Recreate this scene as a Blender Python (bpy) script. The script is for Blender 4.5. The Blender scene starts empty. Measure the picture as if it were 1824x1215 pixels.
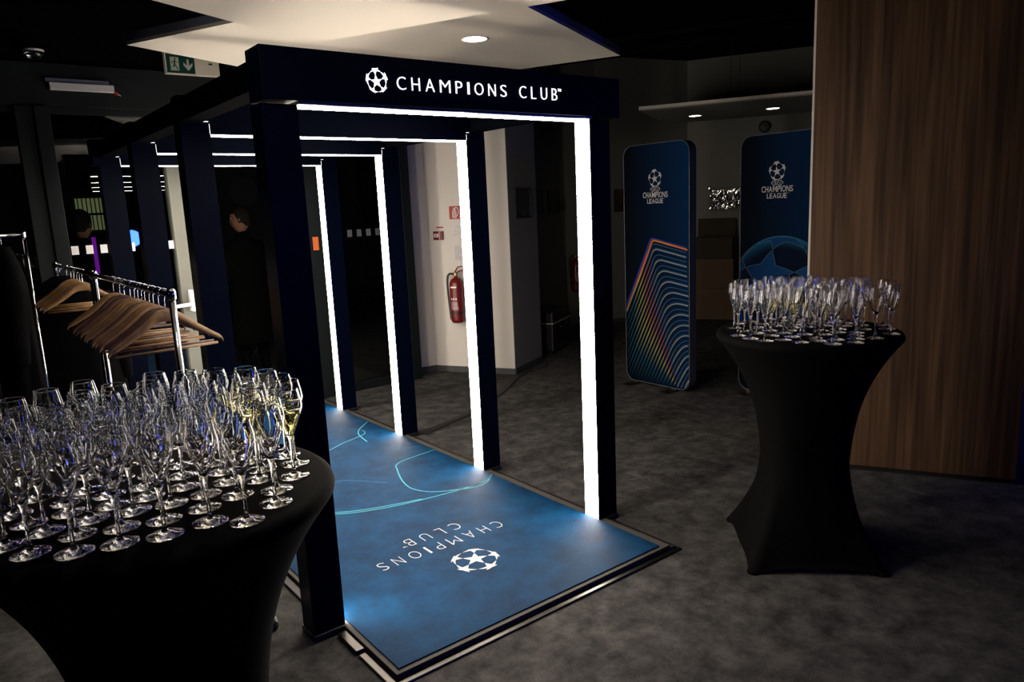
import bpy, bmesh, math, random
from mathutils import Vector, Matrix
from mathutils.geometry import tessellate_polygon

random.seed(7)
scene = bpy.context.scene
C = scene.collection
PI = math.pi

# ------------------------------------------------------------------ camera
cam_data = bpy.data.cameras.new("camera")
cam_data.sensor_width = 36.0
cam_data.lens = 1309.75 / 1824 * 36.0
cam_data.clip_start = 0.05
cam_data.clip_end = 200
cam = bpy.data.objects.new("camera", cam_data)
C.objects.link(cam)
_r = Vector((0.784757, -0.618240, -0.043999))
_u = Vector((0.145364, 0.114578, 0.982721))
_f = Vector((0.602517, 0.777593, -0.179786))
m = Matrix(((_r.x, _u.x, -_f.x, -1.1497), (_r.y, _u.y, -_f.y, -2.7253), (_r.z, _u.z, -_f.z, 1.7378), (0, 0, 0, 1)))
cam.matrix_world = m
scene.camera = cam

# ------------------------------------------------------------------ world, exposure, lamps
scene.view_settings.view_transform = 'Standard'
scene.view_settings.look = 'None'
scene.view_settings.exposure = 0.0
scene.view_settings.gamma = 1.0
scene.view_settings.use_curve_mapping = False
scene.cycles.max_bounces = 20
scene.cycles.transmission_bounces = 20
scene.cycles.transparent_max_bounces = 16
scene.cycles.glossy_bounces = 8
scene.cycles.diffuse_bounces = 4
scene.cycles.sample_clamp_indirect = 20.0
scene.cycles.caustics_reflective = False
scene.cycles.caustics_refractive = False
scene.cycles.use_denoising = True

world = bpy.data.worlds.new("world")
scene.world = world
world.use_nodes = True
world.node_tree.nodes["Background"].inputs[0].default_value = (0.35, 0.42, 0.6, 1)
world.node_tree.nodes["Background"].inputs[1].default_value = 0.001

LED = 52.0            # radiance of the tunnel's light strips
LEDC = (1.0, 0.88, 0.74)
DOWN = 14.0           # ceiling downlights


def lamp(name, kind, loc, target, energy, color, size=0.2, spot=None):
    d = bpy.data.lights.new(name, kind)
    d.energy = energy
    d.color = color
    if kind == 'AREA':
        d.shape = 'DISK'; d.size = size
    else:
        d.shadow_soft_size = size
    if spot:
        d.spot_size = math.radians(spot); d.spot_blend = 0.8
    o = bpy.data.objects.new(name, d)
    C.objects.link(o)
    o.location = loc
    v = Vector(target) - Vector(loc)
    o.rotation_euler = v.to_track_quat('-Z', 'Y').to_euler()
    return o


# blue event lamps that stand further back in the hall, their light seen on the posts, panel edge and glasses
lamp("blue_event_lamp", 'SPOT', (2.0, -5.6, 1.45), (-0.2, 0.4, 1.5), 120, (0.02, 0.06, 1.0), 0.16, 70)
lamp("blue_event_lamp", 'SPOT', (6.26, -5.6, 2.2), (1.6, 0.4, 2.2), 90, (0.02, 0.06, 1.0), 0.16, 70)
lamp("blue_event_lamp", 'SPOT', (-4.2, -1.2, 2.3), (-0.8, -0.9, 1.2), 30, (0.05, 0.06, 1.0), 0.1, 60)

lamp("blue_event_lamp", 'SPOT', (4.0, -3.3, 1.6), (4.15, -1.5, 0.6), 26, (0.02, 0.05, 1.0), 0.12, 80)

# ------------------------------------------------------------------ materials
MATS = {}


def nodes_of(name):
    mt = bpy.data.materials.new(name)
    mt.use_nodes = True
    nt = mt.node_tree
    return mt, nt, nt.nodes["Principled BSDF"]


def pbr(name, col, rough=0.6, metal=0.0, spec=0.5, noise=None, bump=None, trans=0.0, ior=1.45, sheen=0.0):
    """noise=(scale, amount) mottles the colour, bump=(scale, strength) adds fine relief"""
    mt, nt, b = nodes_of(name)
    b.inputs["Base Color"].default_value = (*col, 1)
    b.inputs["Roughness"].default_value = rough
    b.inputs["Metallic"].default_value = metal
    b.inputs["Specular IOR Level"].default_value = spec
    b.inputs["IOR"].default_value = ior
    b.inputs["Transmission Weight"].default_value = trans
    b.inputs["Sheen Weight"].default_value = sheen
    tc = nt.nodes.new("ShaderNodeTexCoord")
    n = nt.nodes.new("ShaderNodeTexNoise")
    n.inputs["Scale"].default_value = (noise or (6, .05))[0]
    n.inputs["Detail"].default_value = 5
    nt.links.new(tc.outputs["Object"], n.inputs["Vector"])
    amt = (noise or (6, .05))[1]
    rp = nt.nodes.new("ShaderNodeValToRGB")
    rp.color_ramp.elements[0].position = 0.3
    rp.color_ramp.elements[1].position = 0.7
    rp.color_ramp.elements[0].color = (*[max(0, c * (1 - amt)) for c in col], 1)
    rp.color_ramp.elements[1].color = (*[min(1, c * (1 + amt)) for c in col], 1)
    nt.links.new(n.outputs["Fac"], rp.inputs["Fac"])
    nt.links.new(rp.outputs["Color"], b.inputs["Base Color"])
    if bump:
        n2 = nt.nodes.new("ShaderNodeTexNoise")
        n2.inputs["Scale"].default_value = bump[0]
        n2.inputs["Detail"].default_value = 3
        nt.links.new(tc.outputs["Object"], n2.inputs["Vector"])
        bp = nt.nodes.new("ShaderNodeBump")
        bp.inputs["Strength"].default_value = bump[1]
        bp.inputs["Distance"].default_value = 0.01
        nt.links.new(n2.outputs["Fac"], bp.inputs["Height"])
        nt.links.new(bp.outputs["Normal"], b.inputs["Normal"])
    MATS[name] = mt
    return mt


def emit(name, col, strength):
    mt, nt, b = nodes_of(name)
    nt.nodes.remove(b)
    e = nt.nodes.new("ShaderNodeEmission")
    e.inputs[0].default_value = (*col, 1)
    e.inputs[1].default_value = strength
    nt.links.new(e.outputs[0], nt.nodes["Material Output"].inputs[0])
    MATS[name] = mt
    return mt


def clear_glass(name, col=(1, 1, 1), ior=1.5):
    mt, nt, b = nodes_of(name)
    nt.nodes.remove(b)
    g = nt.nodes.new("ShaderNodeBsdfGlass")
    g.inputs["Color"].default_value = (*col, 1)
    g.inputs["Roughness"].default_value = 0.0
    g.inputs["IOR"].default_value = ior
    nt.links.new(g.outputs[0], nt.nodes["Material Output"].inputs[0])
    MATS[name] = mt
    return mt


def pane_glass(name, tint, ior=1.75):
    """flat facade glazing: see-through with mirror reflection after Fresnel"""
    mt, nt, b = nodes_of(name)
    nt.nodes.remove(b)
    t = nt.nodes.new("ShaderNodeBsdfTransparent")
    t.inputs[0].default_value = (*tint, 1)
    g = nt.nodes.new("ShaderNodeBsdfGlossy")
    g.inputs["Roughness"].default_value = 0.0
    fr = nt.nodes.new("ShaderNodeFresnel")
    fr.inputs[0].default_value = ior
    mx = nt.nodes.new("ShaderNodeMixShader")
    nt.links.new(fr.outputs[0], mx.inputs[0])
    nt.links.new(t.outputs[0], mx.inputs[1])
    nt.links.new(g.outputs[0], mx.inputs[2])
    nt.links.new(mx.outputs[0], nt.nodes["Material Output"].inputs[0])
    MATS[name] = mt
    return mt


def carpet(name, c0, c1, c2, rough=0.95, fine=220, spec=0.12, scale=4.6):
    """cut-pile carpet: cloudy mottling at two sizes plus fibre grain"""
    mt, nt, b = nodes_of(name)
    b.inputs["Roughness"].default_value = rough
    b.inputs["Specular IOR Level"].default_value = spec
    tc = nt.nodes.new("ShaderNodeTexCoord")
    mp = nt.nodes.new("ShaderNodeMapping")
    nt.links.new(tc.outputs["Object"], mp.inputs["Vector"])
    n1 = nt.nodes.new("ShaderNodeTexNoise")
    n1.inputs["Scale"].default_value = scale
    n1.inputs["Detail"].default_value = 12
    n1.inputs["Roughness"].default_value = 0.70
    n1.inputs["Distortion"].default_value = 0.12
    nt.links.new(mp.outputs[0], n1.inputs["Vector"])
    n2 = nt.nodes.new("ShaderNodeTexNoise")
    n2.inputs["Scale"].default_value = fine
    n2.inputs["Detail"].default_value = 2
    nt.links.new(mp.outputs[0], n2.inputs["Vector"])
    ad = nt.nodes.new("ShaderNodeMath"); ad.operation = 'MULTIPLY_ADD'
    ad.inputs[1].default_value = 0.35
    nt.links.new(n2.outputs["Fac"], ad.inputs[0])
    nt.links.new(n1.outputs["Fac"], ad.inputs[2])
    rp = nt.nodes.new("ShaderNodeValToRGB")
    e = rp.color_ramp.elements
    e[0].position = 0.50; e[0].color = (*c0, 1)
    e[1].position = 0.86; e[1].color = (*c2, 1)
    k = e.new(0.67); k.color = (*c1, 1)
    nt.links.new(ad.outputs[0], rp.inputs["Fac"])
    nt.links.new(rp.outputs[0], b.inputs["Base Color"])
    bp = nt.nodes.new("ShaderNodeBump")
    bp.inputs["Strength"].default_value = 0.5
    bp.inputs["Distance"].default_value = 0.004
    nt.links.new(n2.outputs["Fac"], bp.inputs["Height"])
    nt.links.new(bp.outputs["Normal"], b.inputs["Normal"])
    MATS[name] = mt
    return mt


def wood(name, ca, cb, cc, scale=1.0, rough=0.5):
    """vertical plank-print laminate: stretched noise, growth rings and broad tone strips"""
    mt, nt, b = nodes_of(name)
    b.inputs["Roughness"].default_value = rough
    b.inputs["Specular IOR Level"].default_value = 0.3
    tc = nt.nodes.new("ShaderNodeTexCoord")
    mp = nt.nodes.new("ShaderNodeMapping")
    mp.inputs["Scale"].default_value = (34 * scale, 34 * scale, 0.9 * scale)
    nt.links.new(tc.outputs["Object"], mp.inputs["Vector"])
    n1 = nt.nodes.new("ShaderNodeTexNoise")
    n1.inputs["Scale"].default_value = 1.0
    n1.inputs["Detail"].default_value = 8
    n1.inputs["Distortion"].default_value = 0.8
    nt.links.new(mp.outputs[0], n1.inputs["Vector"])
    mp2 = nt.nodes.new("ShaderNodeMapping")
    mp2.inputs["Scale"].default_value = (5.5 * scale, 5.5 * scale, 0.45 * scale)
    nt.links.new(tc.outputs["Object"], mp2.inputs["Vector"])
    w = nt.nodes.new("ShaderNodeTexNoise")
    w.inputs["Scale"].default_value = 1.0
    w.inputs["Detail"].default_value = 1.5
    nt.links.new(mp2.outputs[0], w.inputs["Vector"])
    mul = nt.nodes.new("ShaderNodeMath"); mul.operation = 'MULTIPLY'; mul.inputs[1].default_value = 26
    nt.links.new(w.outputs["Fac"], mul.inputs[0])
    sn = nt.nodes.new("ShaderNodeMath"); sn.operation = 'SINE'
    nt.links.new(mul.outputs[0], sn.inputs[0])
    ma = nt.nodes.new("ShaderNodeMath"); ma.operation = 'MULTIPLY_ADD'
    ma.inputs[1].default_value = 0.07
    nt.links.new(sn.outputs[0], ma.inputs[0])
    nt.links.new(n1.outputs["Fac"], ma.inputs[2])
    rp = nt.nodes.new("ShaderNodeValToRGB")
    e = rp.color_ramp.elements
    e[0].position = 0.3; e[0].color = (*ca, 1)
    e[1].position = 0.72; e[1].color = (*cc, 1)
    k = e.new(0.5); k.color = (*cb, 1)
    nt.links.new(ma.outputs[0], rp.inputs["Fac"])
    nt.links.new(rp.outputs[0], b.inputs["Base Color"])
    bp = nt.nodes.new("ShaderNodeBump")
    bp.inputs["Strength"].default_value = 0.12
    bp.inputs["Distance"].default_value = 0.003
    nt.links.new(ma.outputs[0], bp.inputs["Height"])
    nt.links.new(bp.outputs["Normal"], b.inputs["Normal"])
    MATS[name] = mt
    return mt


def vcol(name, rough=0.8):
    """flat print whose ink colours are stored on the mesh"""
    mt, nt, b = nodes_of(name)
    b.inputs["Roughness"].default_value = rough
    b.inputs["Specular IOR Level"].default_value = 0.04
    a = nt.nodes.new("ShaderNodeAttribute")
    a.attribute_name = "ink"
    nt.links.new(a.outputs["Color"], b.inputs["Base Color"])
    MATS[name] = mt
    return mt


carpet("floor_carpet", (0.011, 0.0108, 0.0112), (0.032, 0.0308, 0.0305), (0.068, 0.0645, 0.062), scale=8.0)
carpet("mat_blue", (0.0003, 0.0098, 0.030), (0.0004, 0.0195, 0.056), (0.0007, 0.0300, 0.082), rough=.70, fine=300, spec=.06, scale=7.0)
wood("wood_panel", (0.021, 0.0105, 0.0055), (0.050, 0.026, 0.0135), (0.086, 0.047, 0.025))
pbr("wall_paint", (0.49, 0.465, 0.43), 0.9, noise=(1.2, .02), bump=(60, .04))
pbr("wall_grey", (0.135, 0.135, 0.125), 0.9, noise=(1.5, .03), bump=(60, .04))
pbr("panel_white", (0.415, 0.385, 0.335), 0.85, noise=(0.8, .02))
pbr("panel_edge_dark", (0.10, 0.11, 0.16), 0.7)
pbr("ceiling_black", (0.0010, 0.0010, 0.0012), 0.95, spec=.05)
pbr("skirting", (0.035, 0.037, 0.04), 0.6)
pbr("navy_panel", (0.0003, 0.0013, 0.0058), 0.44, spec=0.05, noise=(3, .05))
pbr("rail_black", (0.0012, 0.0016, 0.003), 0.95, spec=0.01)
pbr("black_satin", (0.006, 0.006, 0.008), 0.45)
pbr("frame_anthracite", (0.0055, 0.0075, 0.008), 0.55, spec=.15)
pbr("stile_lit", (0.080, 0.083, 0.071), 0.6, spec=.3)  # paler copy of the frame finish, the strips' light put into its colour
pbr("black_rubber", (0.004, 0.004, 0.004), 0.7, bump=(200, .1))
pbr("rubber_border", (0.034, 0.030, 0.024), 0.75, bump=(200, .1))
pbr("brushed_steel", (0.075, 0.071, 0.065), 0.30, metal=1.0)
pbr("chrome", (0.75, 0.76, 0.8), 0.09, metal=1.0)
pbr("spandex", (0.0013, 0.0013, 0.0014), 0.85, spec=0.05, bump=(400, .05))
pbr("hanger_wood", (0.22, 0.12, 0.052), 0.5, noise=(30, .2))
pbr("hanger_dark_wood", (0.075, 0.034, 0.022), 0.5, noise=(30, .2))
pbr("white_print", (0.72, 0.68, 0.66), 0.85)
pbr("banner_print", (0.27, 0.26, 0.27), 0.8)
pbr("mat_white", (0.38, 0.355, 0.35), 0.95, bump=(300, .2))
pbr("mat_cyan", (0.03, 0.20, 0.26), 0.95, bump=(300, .2))
pbr("mat_cyan_faint", (0.006, 0.075, 0.135), 0.95, bump=(300, .2))
pbr("banner_edge", (0.03, 0.035, 0.045), 0.5)
pbr("banner_trim", (0.10, 0.11, 0.12), 0.5, metal=0.6)
pbr("red_paint", (0.115, 0.007, 0.006), 0.28, noise=(8, .06))
pbr("red_sign", (0.27, 0.013, 0.009), 0.5)
pbr("orange_sticker", (0.47, 0.10, 0.02), 0.6)
pbr("paper", (0.48, 0.46, 0.45), 0.8)
pbr("ink_grey", (0.30, 0.30, 0.31), 0.8)
pbr("sticker_dimmed", (0.07, 0.075, 0.085), 0.7)  # darkened copy of the white stickers, their dimness put into the colour
pbr("sticker_white", (0.50, 0.50, 0.52), 0.7)
pbr("black_plastic", (0.012, 0.012, 0.013), 0.4)
pbr("brass", (0.45, 0.35, 0.14), 0.35, metal=1.0)
pbr("silver_grey", (0.55, 0.54, 0.54), 0.4, metal=0.4)
pbr("cardboard", (0.07, 0.044, 0.024), 0.9, noise=(5, .1))
pbr("dark_cardboard", (0.026, 0.018, 0.012), 0.9, noise=(5, .1))
pbr("coat_black", (0.0012, 0.0012, 0.0015), 0.9, spec=0.04, bump=(30, .3))
pbr("coat_wool", (0.0014, 0.0014, 0.0014), 0.95, spec=.03, bump=(60, .3))
pbr("skin", (0.14, 0.07, 0.04), 0.6)
pbr("hair_dark", (0.006, 0.0045, 0.0035), 0.7, spec=.1, bump=(120, .5))
pbr("foil", (0.80, 0.80, 0.78), 0.16, metal=1.0, bump=(14, .35))
pbr("asphalt", (0.05, 0.048, 0.046), 0.95, noise=(8, .3))
pbr("street_wall", (0.09, 0.075, 0.095), 0.95, noise=(1.5, .2))
pbr("picture_dark", (0.012, 0.014, 0.02), 0.25, noise=(9, .9))
pbr("picture_warm", (0.05, 0.03, 0.018), 0.3, noise=(7, .9))
pbr("green_sign", (0.0, 0.022, 0.016), 0.4)
pbr("sign_pale", (0.24, 0.27, 0.23), 0.5)
pbr("housing_cream", (0.36, 0.335, 0.275), 0.6)
pbr("bike_grey", (0.04, 0.04, 0.04), 0.4, metal=0.5)
emit("led_white", LEDC, LED)
emit("letter_glow", (1.0, 0.93, 0.97), 3.0)
emit("downlight_glow", (1.0, 0.88, 0.74), DOWN)
emit("sparkle_downlight", (1.0, 0.90, 0.78), 115.0)
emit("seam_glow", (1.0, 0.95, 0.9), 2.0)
emit("lit_window_glow", (0.55, 0.60, 0.28), 0.35)
emit("purple_glow", (0.30, 0.02, 0.55), 0.9)
emit("blue_glow", (0.01, 0.03, 0.65), 0.9)
clear_glass("wine_glass_clear", ior=1.6)
clear_glass("wine_liquid", (0.995, 0.965, 0.78), 1.34)
pane_glass("facade_glass", (0.62, 0.66, 0.64))
vcol("ink_print")
MATS["lid_lens"] = clear_glass("lamp_dome_glass")

# ------------------------------------------------------------------ mesh helpers


class MB:
    def __init__(s):
        s.v = []; s.f = []; s.c = None

    def box(s, a, b):
        x0, y0, z0 = a; x1, y1, z1 = b
        n = len(s.v)
        s.v += [(x0, y0, z0), (x1, y0, z0), (x1, y1, z0), (x0, y1, z0), (x0, y0, z1), (x1, y0, z1), (x1, y1, z1), (x0, y1, z1)]
        s.f += [tuple(n + i for i in q) for q in ((0, 3, 2, 1), (4, 5, 6, 7), (0, 1, 5, 4), (1, 2, 6, 5), (2, 3, 7, 6), (3, 0, 4, 7))]
        return s

    def prism(s, poly, z0, z1):
        """poly: ccw list of (x, y)"""
        n = len(s.v); k = len(poly)
        s.v += [(x, y, z0) for x, y in poly] + [(x, y, z1) for x, y in poly]
        s.f.append(tuple(n + i for i in reversed(range(k))))
        s.f.append(tuple(n + k + i for i in range(k)))
        for i in range(k):
            j = (i + 1) % k
            s.f.append((n + i, n + j, n + k + j, n + k + i))
        return s

    def lathe(s, prof, seg=24, cap0=False, cap1=False, cx=0, cy=0):
        n = len(s.v)
        for r, z in prof:
            for i in range(seg):
                a = 2 * PI * i / seg
                s.v.append((cx + r * math.cos(a), cy + r * math.sin(a), z))
        for k in range(len(prof) - 1):
            for i in range(seg):
                j = (i + 1) % seg
                s.f.append((n + k * seg + i, n + k * seg + j, n + (k + 1) * seg + j, n + (k + 1) * seg + i))
        if cap0:
            s.f.append(tuple(n + i for i in reversed(range(seg))))
        if cap1:
            b = n + (len(prof) - 1) * seg
            s.f.append(tuple(b + i for i in range(seg)))
        return s

    def tube(s, pts, r, seg=8, cap=True):
        pts = [Vector(p) for p in pts]
        rs = r if isinstance(r, (list, tuple)) else [r] * len(pts)
        n = len(s.v)
        up = None
        for i, p in enumerate(pts):
            if i == 0: t = pts[1] - pts[0]
            elif i == len(pts) - 1: t = pts[-1] - pts[-2]
            else: t = (pts[i + 1] - pts[i]).normalized() + (pts[i] - pts[i - 1]).normalized()
            t.normalize()
            if up is None:
                up = Vector((0, 0, 1)) if abs(t.z) < 0.9 else Vector((1, 0, 0))
            a = t.cross(up)
            if a.length < 1e-6:
                a = t.orthogonal()
            a.normalize(); b = a.cross(t).normalized(); up = b
            for k in range(seg):
                an = 2 * PI * k / seg
                q = p + (a * math.cos(an) + b * math.sin(an)) * rs[i]
                s.v.append(tuple(q))
        for i in range(len(pts) - 1):
            for k in range(seg):
                j = (k + 1) % seg
                s.f.append((n + i * seg + k, n + i * seg + j, n + (i + 1) * seg + j, n + (i + 1) * seg + k))
        if cap:
            s.f.append(tuple(n + k for k in reversed(range(seg))))
            s.f.append(tuple(n + (len(pts) - 1) * seg + k for k in range(seg)))
        return s

    def poly(s, pts2, fn, thick=None):
        """concave 2D outline -> triangles, placed by fn(x, y, lift)"""
        n = len(s.v)
        tris = tessellate_polygon([[Vector((x, y, 0)) for x, y in pts2]])
        s.v += [fn(x, y, 0) for x, y in pts2]
        for t in tris:
            s.f.append(tuple(n + i for i in t))
        if thick:
            k = len(pts2)
            s.v += [fn(x, y, -thick) for x, y in pts2]
            for i in range(k):
                j = (i + 1) % k
                s.f.append((n + i, n + j, n + k + j, n + k + i))
        return s

    def build(s, name, mat, parent=None, smooth=False, loc=None, bevel=0, recalc=True):
        me = bpy.data.meshes.new(name)
        me.from_pydata([tuple(v) for v in s.v], [], s.f)
        me.update()
        bm = bmesh.new(); bm.from_mesh(me)
        if recalc:
            bmesh.ops.recalc_face_normals(bm, faces=bm.faces)
        bm.to_mesh(me); bm.free()
        me.materials.append(MATS[mat])
        if smooth:
            me.polygons.foreach_set("use_smooth", [True] * len(me.polygons))
        if s.c:
            at = me.color_attributes.new("ink", 'FLOAT_COLOR', 'POINT')
            for i, c in enumerate(s.c):
                at.data[i].color = (*c, 1)
        o = bpy.data.objects.new(name, me)
        C.objects.link(o)
        if loc: o.location = loc
        if parent: o.parent = parent
        if bevel:
            md = o.modifiers.new("edge", 'BEVEL'); md.width = bevel; md.segments = 2; md.limit_method = 'ANGLE'
        return o


def thing(name, label, cat, loc=(0, 0, 0), rz=0, group=None, kind=None):
    o = bpy.data.objects.new(name, None)
    C.objects.link(o)
    o.empty_display_size = 0.05
    o.location = loc; o.rotation_euler = (0, 0, rz)
    if label: o["label"] = label
    if cat: o["category"] = cat
    if group: o["group"] = group
    if kind: o["kind"] = kind
    return o


def tag(o, label=None, cat=None, group=None, kind=None):
    if label: o["label"] = label
    if cat: o["category"] = cat
    if group: o["group"] = group
    if kind: o["kind"] = kind
    return o


def struct(o, label=None):
    o["kind"] = "structure"
    if label: o["label"] = label
    return o


def dup(root, loc, rz, label=None, group=None):
    r = root.copy(); C.objects.link(r)
    r.location = loc; r.rotation_euler = (0, 0, rz)
    if label: r["label"] = label
    if group: r["group"] = group
    for ch in list(root.children):
        c = ch.copy(); C.objects.link(c); c.parent = r
        for g in list(ch.children):
            d = g.copy(); C.objects.link(d); d.parent = c
    return r


def box(name, a, b, mat, parent=None, bevel=0):
    return MB().box(a, b).build(name, mat, parent, bevel=bevel)


def text_verts(string, offset=0.0, spacing=1.0):
    cu = bpy.data.curves.new("lettering", 'FONT')
    cu.body = string
    cu.size = 1.0
    cu.offset = offset
    cu.space_character = spacing
    cu.resolution_u = 4
    ob = bpy.data.objects.new("lettering", cu)
    C.objects.link(ob)
    bpy.context.view_layer.update()
    dg = bpy.context.evaluated_depsgraph_get()
    me = bpy.data.meshes.new_from_object(ob.evaluated_get(dg))
    vs = [(v.co.x, v.co.y) for v in me.vertices]
    fs = [tuple(p.vertices) for p in me.polygons]
    bpy.data.objects.remove(ob); bpy.data.curves.remove(cu); bpy.data.meshes.remove(me)
    xs = [v[0] for v in vs]; ys = [v[1] for v in vs]
    x0, x1, y0, y1 = min(xs), max(xs), min(ys), max(ys)
    return [((x - x0) / (x1 - x0), (y - y0) / (y1 - y0)) for x, y in vs], fs


def letters(name, mat, parent, string, place, offset=0.0, fill=.62, raised=0.0, widths=None):
    """each letter its own mesh, set on an even pitch; place(u, v, lift) maps the unit word box"""
    wd = {"I": .16, "M": .86, "N": .66, "O": .78, "C": .68, "S": .56, "L": .48, "B": .56, "P": .56, "H": .64, "A": .72, "U": .64}
    ws = [wd.get(c, .6) for c in string]
    gap = (1 - fill) / max(1, len(string) - 1)
    tot = sum(ws); x = 0
    for c, w_ in zip(string, ws):
        w_ = w_ / tot * fill
        mb = MB()
        text_mesh(mb, c, lambda u, v, l, x=x, w_=w_: place(x + u * w_, v, l), offset, 1.0, raised)
        mb.build(name, mat, parent)
        x += w_ + gap


def text_mesh(mb, string, fn, offset=0.0, spacing=1.0, raised=0.0):
    """fn(u, v, lift) maps the unit text box to 3D"""
    vs, fs = text_verts(string, offset, spacing)
    n = len(mb.v)
    mb.v += [fn(u, v, raised) for u, v in vs]
    mb.f += [tuple(n + i for i in f) for f in fs]
    if raised:
        k = len(vs)
        mb.v += [fn(u, v, 0) for u, v in vs]
        cnt = {}
        for f in fs:
            for i in range(len(f)):
                e = (f[i], f[(i + 1) % len(f)])
                cnt[tuple(sorted(e))] = cnt.get(tuple(sorted(e)), 0) + 1
        for (a, b), c in cnt.items():
            if c == 1:
                mb.f.append((n + a, n + b, n + k + b, n + k + a))
    return mb


def star_ball(tilt=(0.10, -0.06), spin=0.12, inner=0.215):
    """outlines (unit disc) of the stars that cover a ball, front half only"""
    ph = (1 + 5 ** .5) / 2
    V = [Vector(v).normalized() for v in [(0, 1, ph), (0, -1, ph), (0, 1, -ph), (0, -1, -ph), (1, ph, 0), (-1, ph, 0), (1, -ph, 0), (-1, -ph, 0), (ph, 0, 1), (-ph, 0, 1), (ph, 0, -1), (-ph, 0, -1)]]
    q = V[0].rotation_difference(Vector((0, 0, 1)))
    V = [q @ v for v in V]
    nb = [v for v in V if 0.3 < v.dot(Vector((0, 0, 1))) < 0.9][0]
    a0 = math.atan2(nb.y, nb.x)
    rot = Matrix.Rotation(tilt[0], 3, 'X') @ Matrix.Rotation(tilt[1], 3, 'Y') @ Matrix.Rotation(PI / 2 - a0 + spin, 3, 'Z')
    V = [rot @ v for v in V]
    out = []
    for c in V:
        if c.z < -0.35: continue
        ns = [v for v in V if 0.3 < v.dot(c) < 0.9]
        ax = (ns[0] - c * ns[0].dot(c)).normalized(); ay = c.cross(ax)
        ns.sort(key=lambda v: math.atan2(v.dot(ay), v.dot(ax)))
        pts = []
        for i, nv in enumerate(ns):
            nx = ns[(i + 1) % 5]
            pts.append((c + nv).normalized().lerp(c, 0.02).normalized())
            d = (nv + nx - c * (nv + nx).dot(c)).normalized()
            pts.append((c * math.cos(inner) + d * math.sin(inner)).normalized())
        dense = []
        for i in range(10):
            a, b = pts[i], pts[(i + 1) % 10]
            for k in range(4):
                dense.append(a.lerp(b, k / 4).normalized())
        if max(p.z for p in dense) < 0.12: continue
        poly = []
        for p in dense:
            x, y = p.x, p.y
            if p.z < 0:
                l = math.hypot(x, y); x, y = x / l, y / l
            if not poly or (abs(x - poly[-1][0]) + abs(y - poly[-1][1])) > 1e-4:
                poly.append((x, y))
        ar = sum(poly[i][0] * poly[(i + 1) % len(poly)][1] - poly[(i + 1) % len(poly)][0] * poly[i][1] for i in range(len(poly)))
        if abs(ar) > 0.01: out.append(poly)
    return out


BALL = star_ball()

# ------------------------------------------------------------------ the setting
GA = Vector((0.48, -0.877, 0)).normalized()     # the building's grid, turned against the tunnel
GB = Vector((0.877, 0.48, 0)).normalized()


def slab(name, p0, p1, z0, z1, th, mat, kind=True):
    """upright wall from p0 to p1 (plan), th thick behind"""
    a = Vector((*p0, 0)); b = Vector((*p1, 0)); d = (b - a).normalized()
    n = Vector((-d.y, d.x, 0)) * th
    pl = [(a.x, a.y), (b.x, b.y), (b.x + n.x, b.y + n.y), (a.x + n.x, a.y + n.y)]
    o = MB().prism(pl, z0, z1).build(name, mat)
    if kind: struct(o)
    return o


FLOOR = MB().box((-9, -9, -0.1), (13, 3.93, 0)).box((2.5, 3.93, -0.1), (13, 10, 0)).build("floor", "floor_carpet")
struct(FLOOR, "dark grey mottled carpet floor")
g = MB().box((-9, 3.93, -0.12), (2.5, 16, -0.02)).build("ground_outside", "asphalt")
struct(g, "dark pavement outside the glass doors")
struct(MB().box((-9, -9, 3.7), (13, 16, 3.8)).build("ceiling", "ceiling_black"), "black painted ceiling")
slab("wall_back", (-9, 3.86), (2.72, 3.86), 2.93, 3.7, 0.14, "ceiling_black")

B_, D_, E_ = (3.026, 4.049), (3.488, 3.228), (4.112, 3.530)
F_ = (E_[0] + B_[0] - D_[0], E_[1] + B_[1] - D_[1])
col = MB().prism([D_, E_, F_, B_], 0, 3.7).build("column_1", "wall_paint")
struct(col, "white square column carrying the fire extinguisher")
slab("wall_column_shade", D_, E_, 0.0, 3.7, -0.006, "wall_grey")  # thin grey sheet added over the white column to paint in its shade
slab("wall_far", (2.70, 4.10), (3.04, 4.045), 0, 3.7, 0.15, "wall_paint")
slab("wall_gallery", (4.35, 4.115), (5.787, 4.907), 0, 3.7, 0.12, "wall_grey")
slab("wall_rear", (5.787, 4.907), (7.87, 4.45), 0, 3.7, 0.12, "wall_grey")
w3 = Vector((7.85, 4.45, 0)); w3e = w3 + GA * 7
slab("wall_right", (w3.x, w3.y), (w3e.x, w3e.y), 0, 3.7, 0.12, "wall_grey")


def skirt(name, p0, p1):
    a = Vector((*p0, 0)); b = Vector((*p1, 0)); d = (b - a).normalized()
    n = Vector((d.y, -d.x, 0)) * 0.012
    pl = [(a.x + n.x, a.y + n.y), (b.x + n.x, b.y + n.y), (b.x, b.y), (a.x, a.y)]
    return struct(MB().prism(pl, 0, 0.062).build(name, "skirting"))


skirt("baseboard_far", (2.72, 4.097), (3.026, 4.047))
skirt("baseboard_column", B_, D_)
skirt("baseboard_column_side", D_, E_)
skirt("baseboard_gallery", (4.35, 4.115), (5.787, 4.907))
skirt("baseboard_rear", (5.787, 4.907), (7.85, 4.45))

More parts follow.
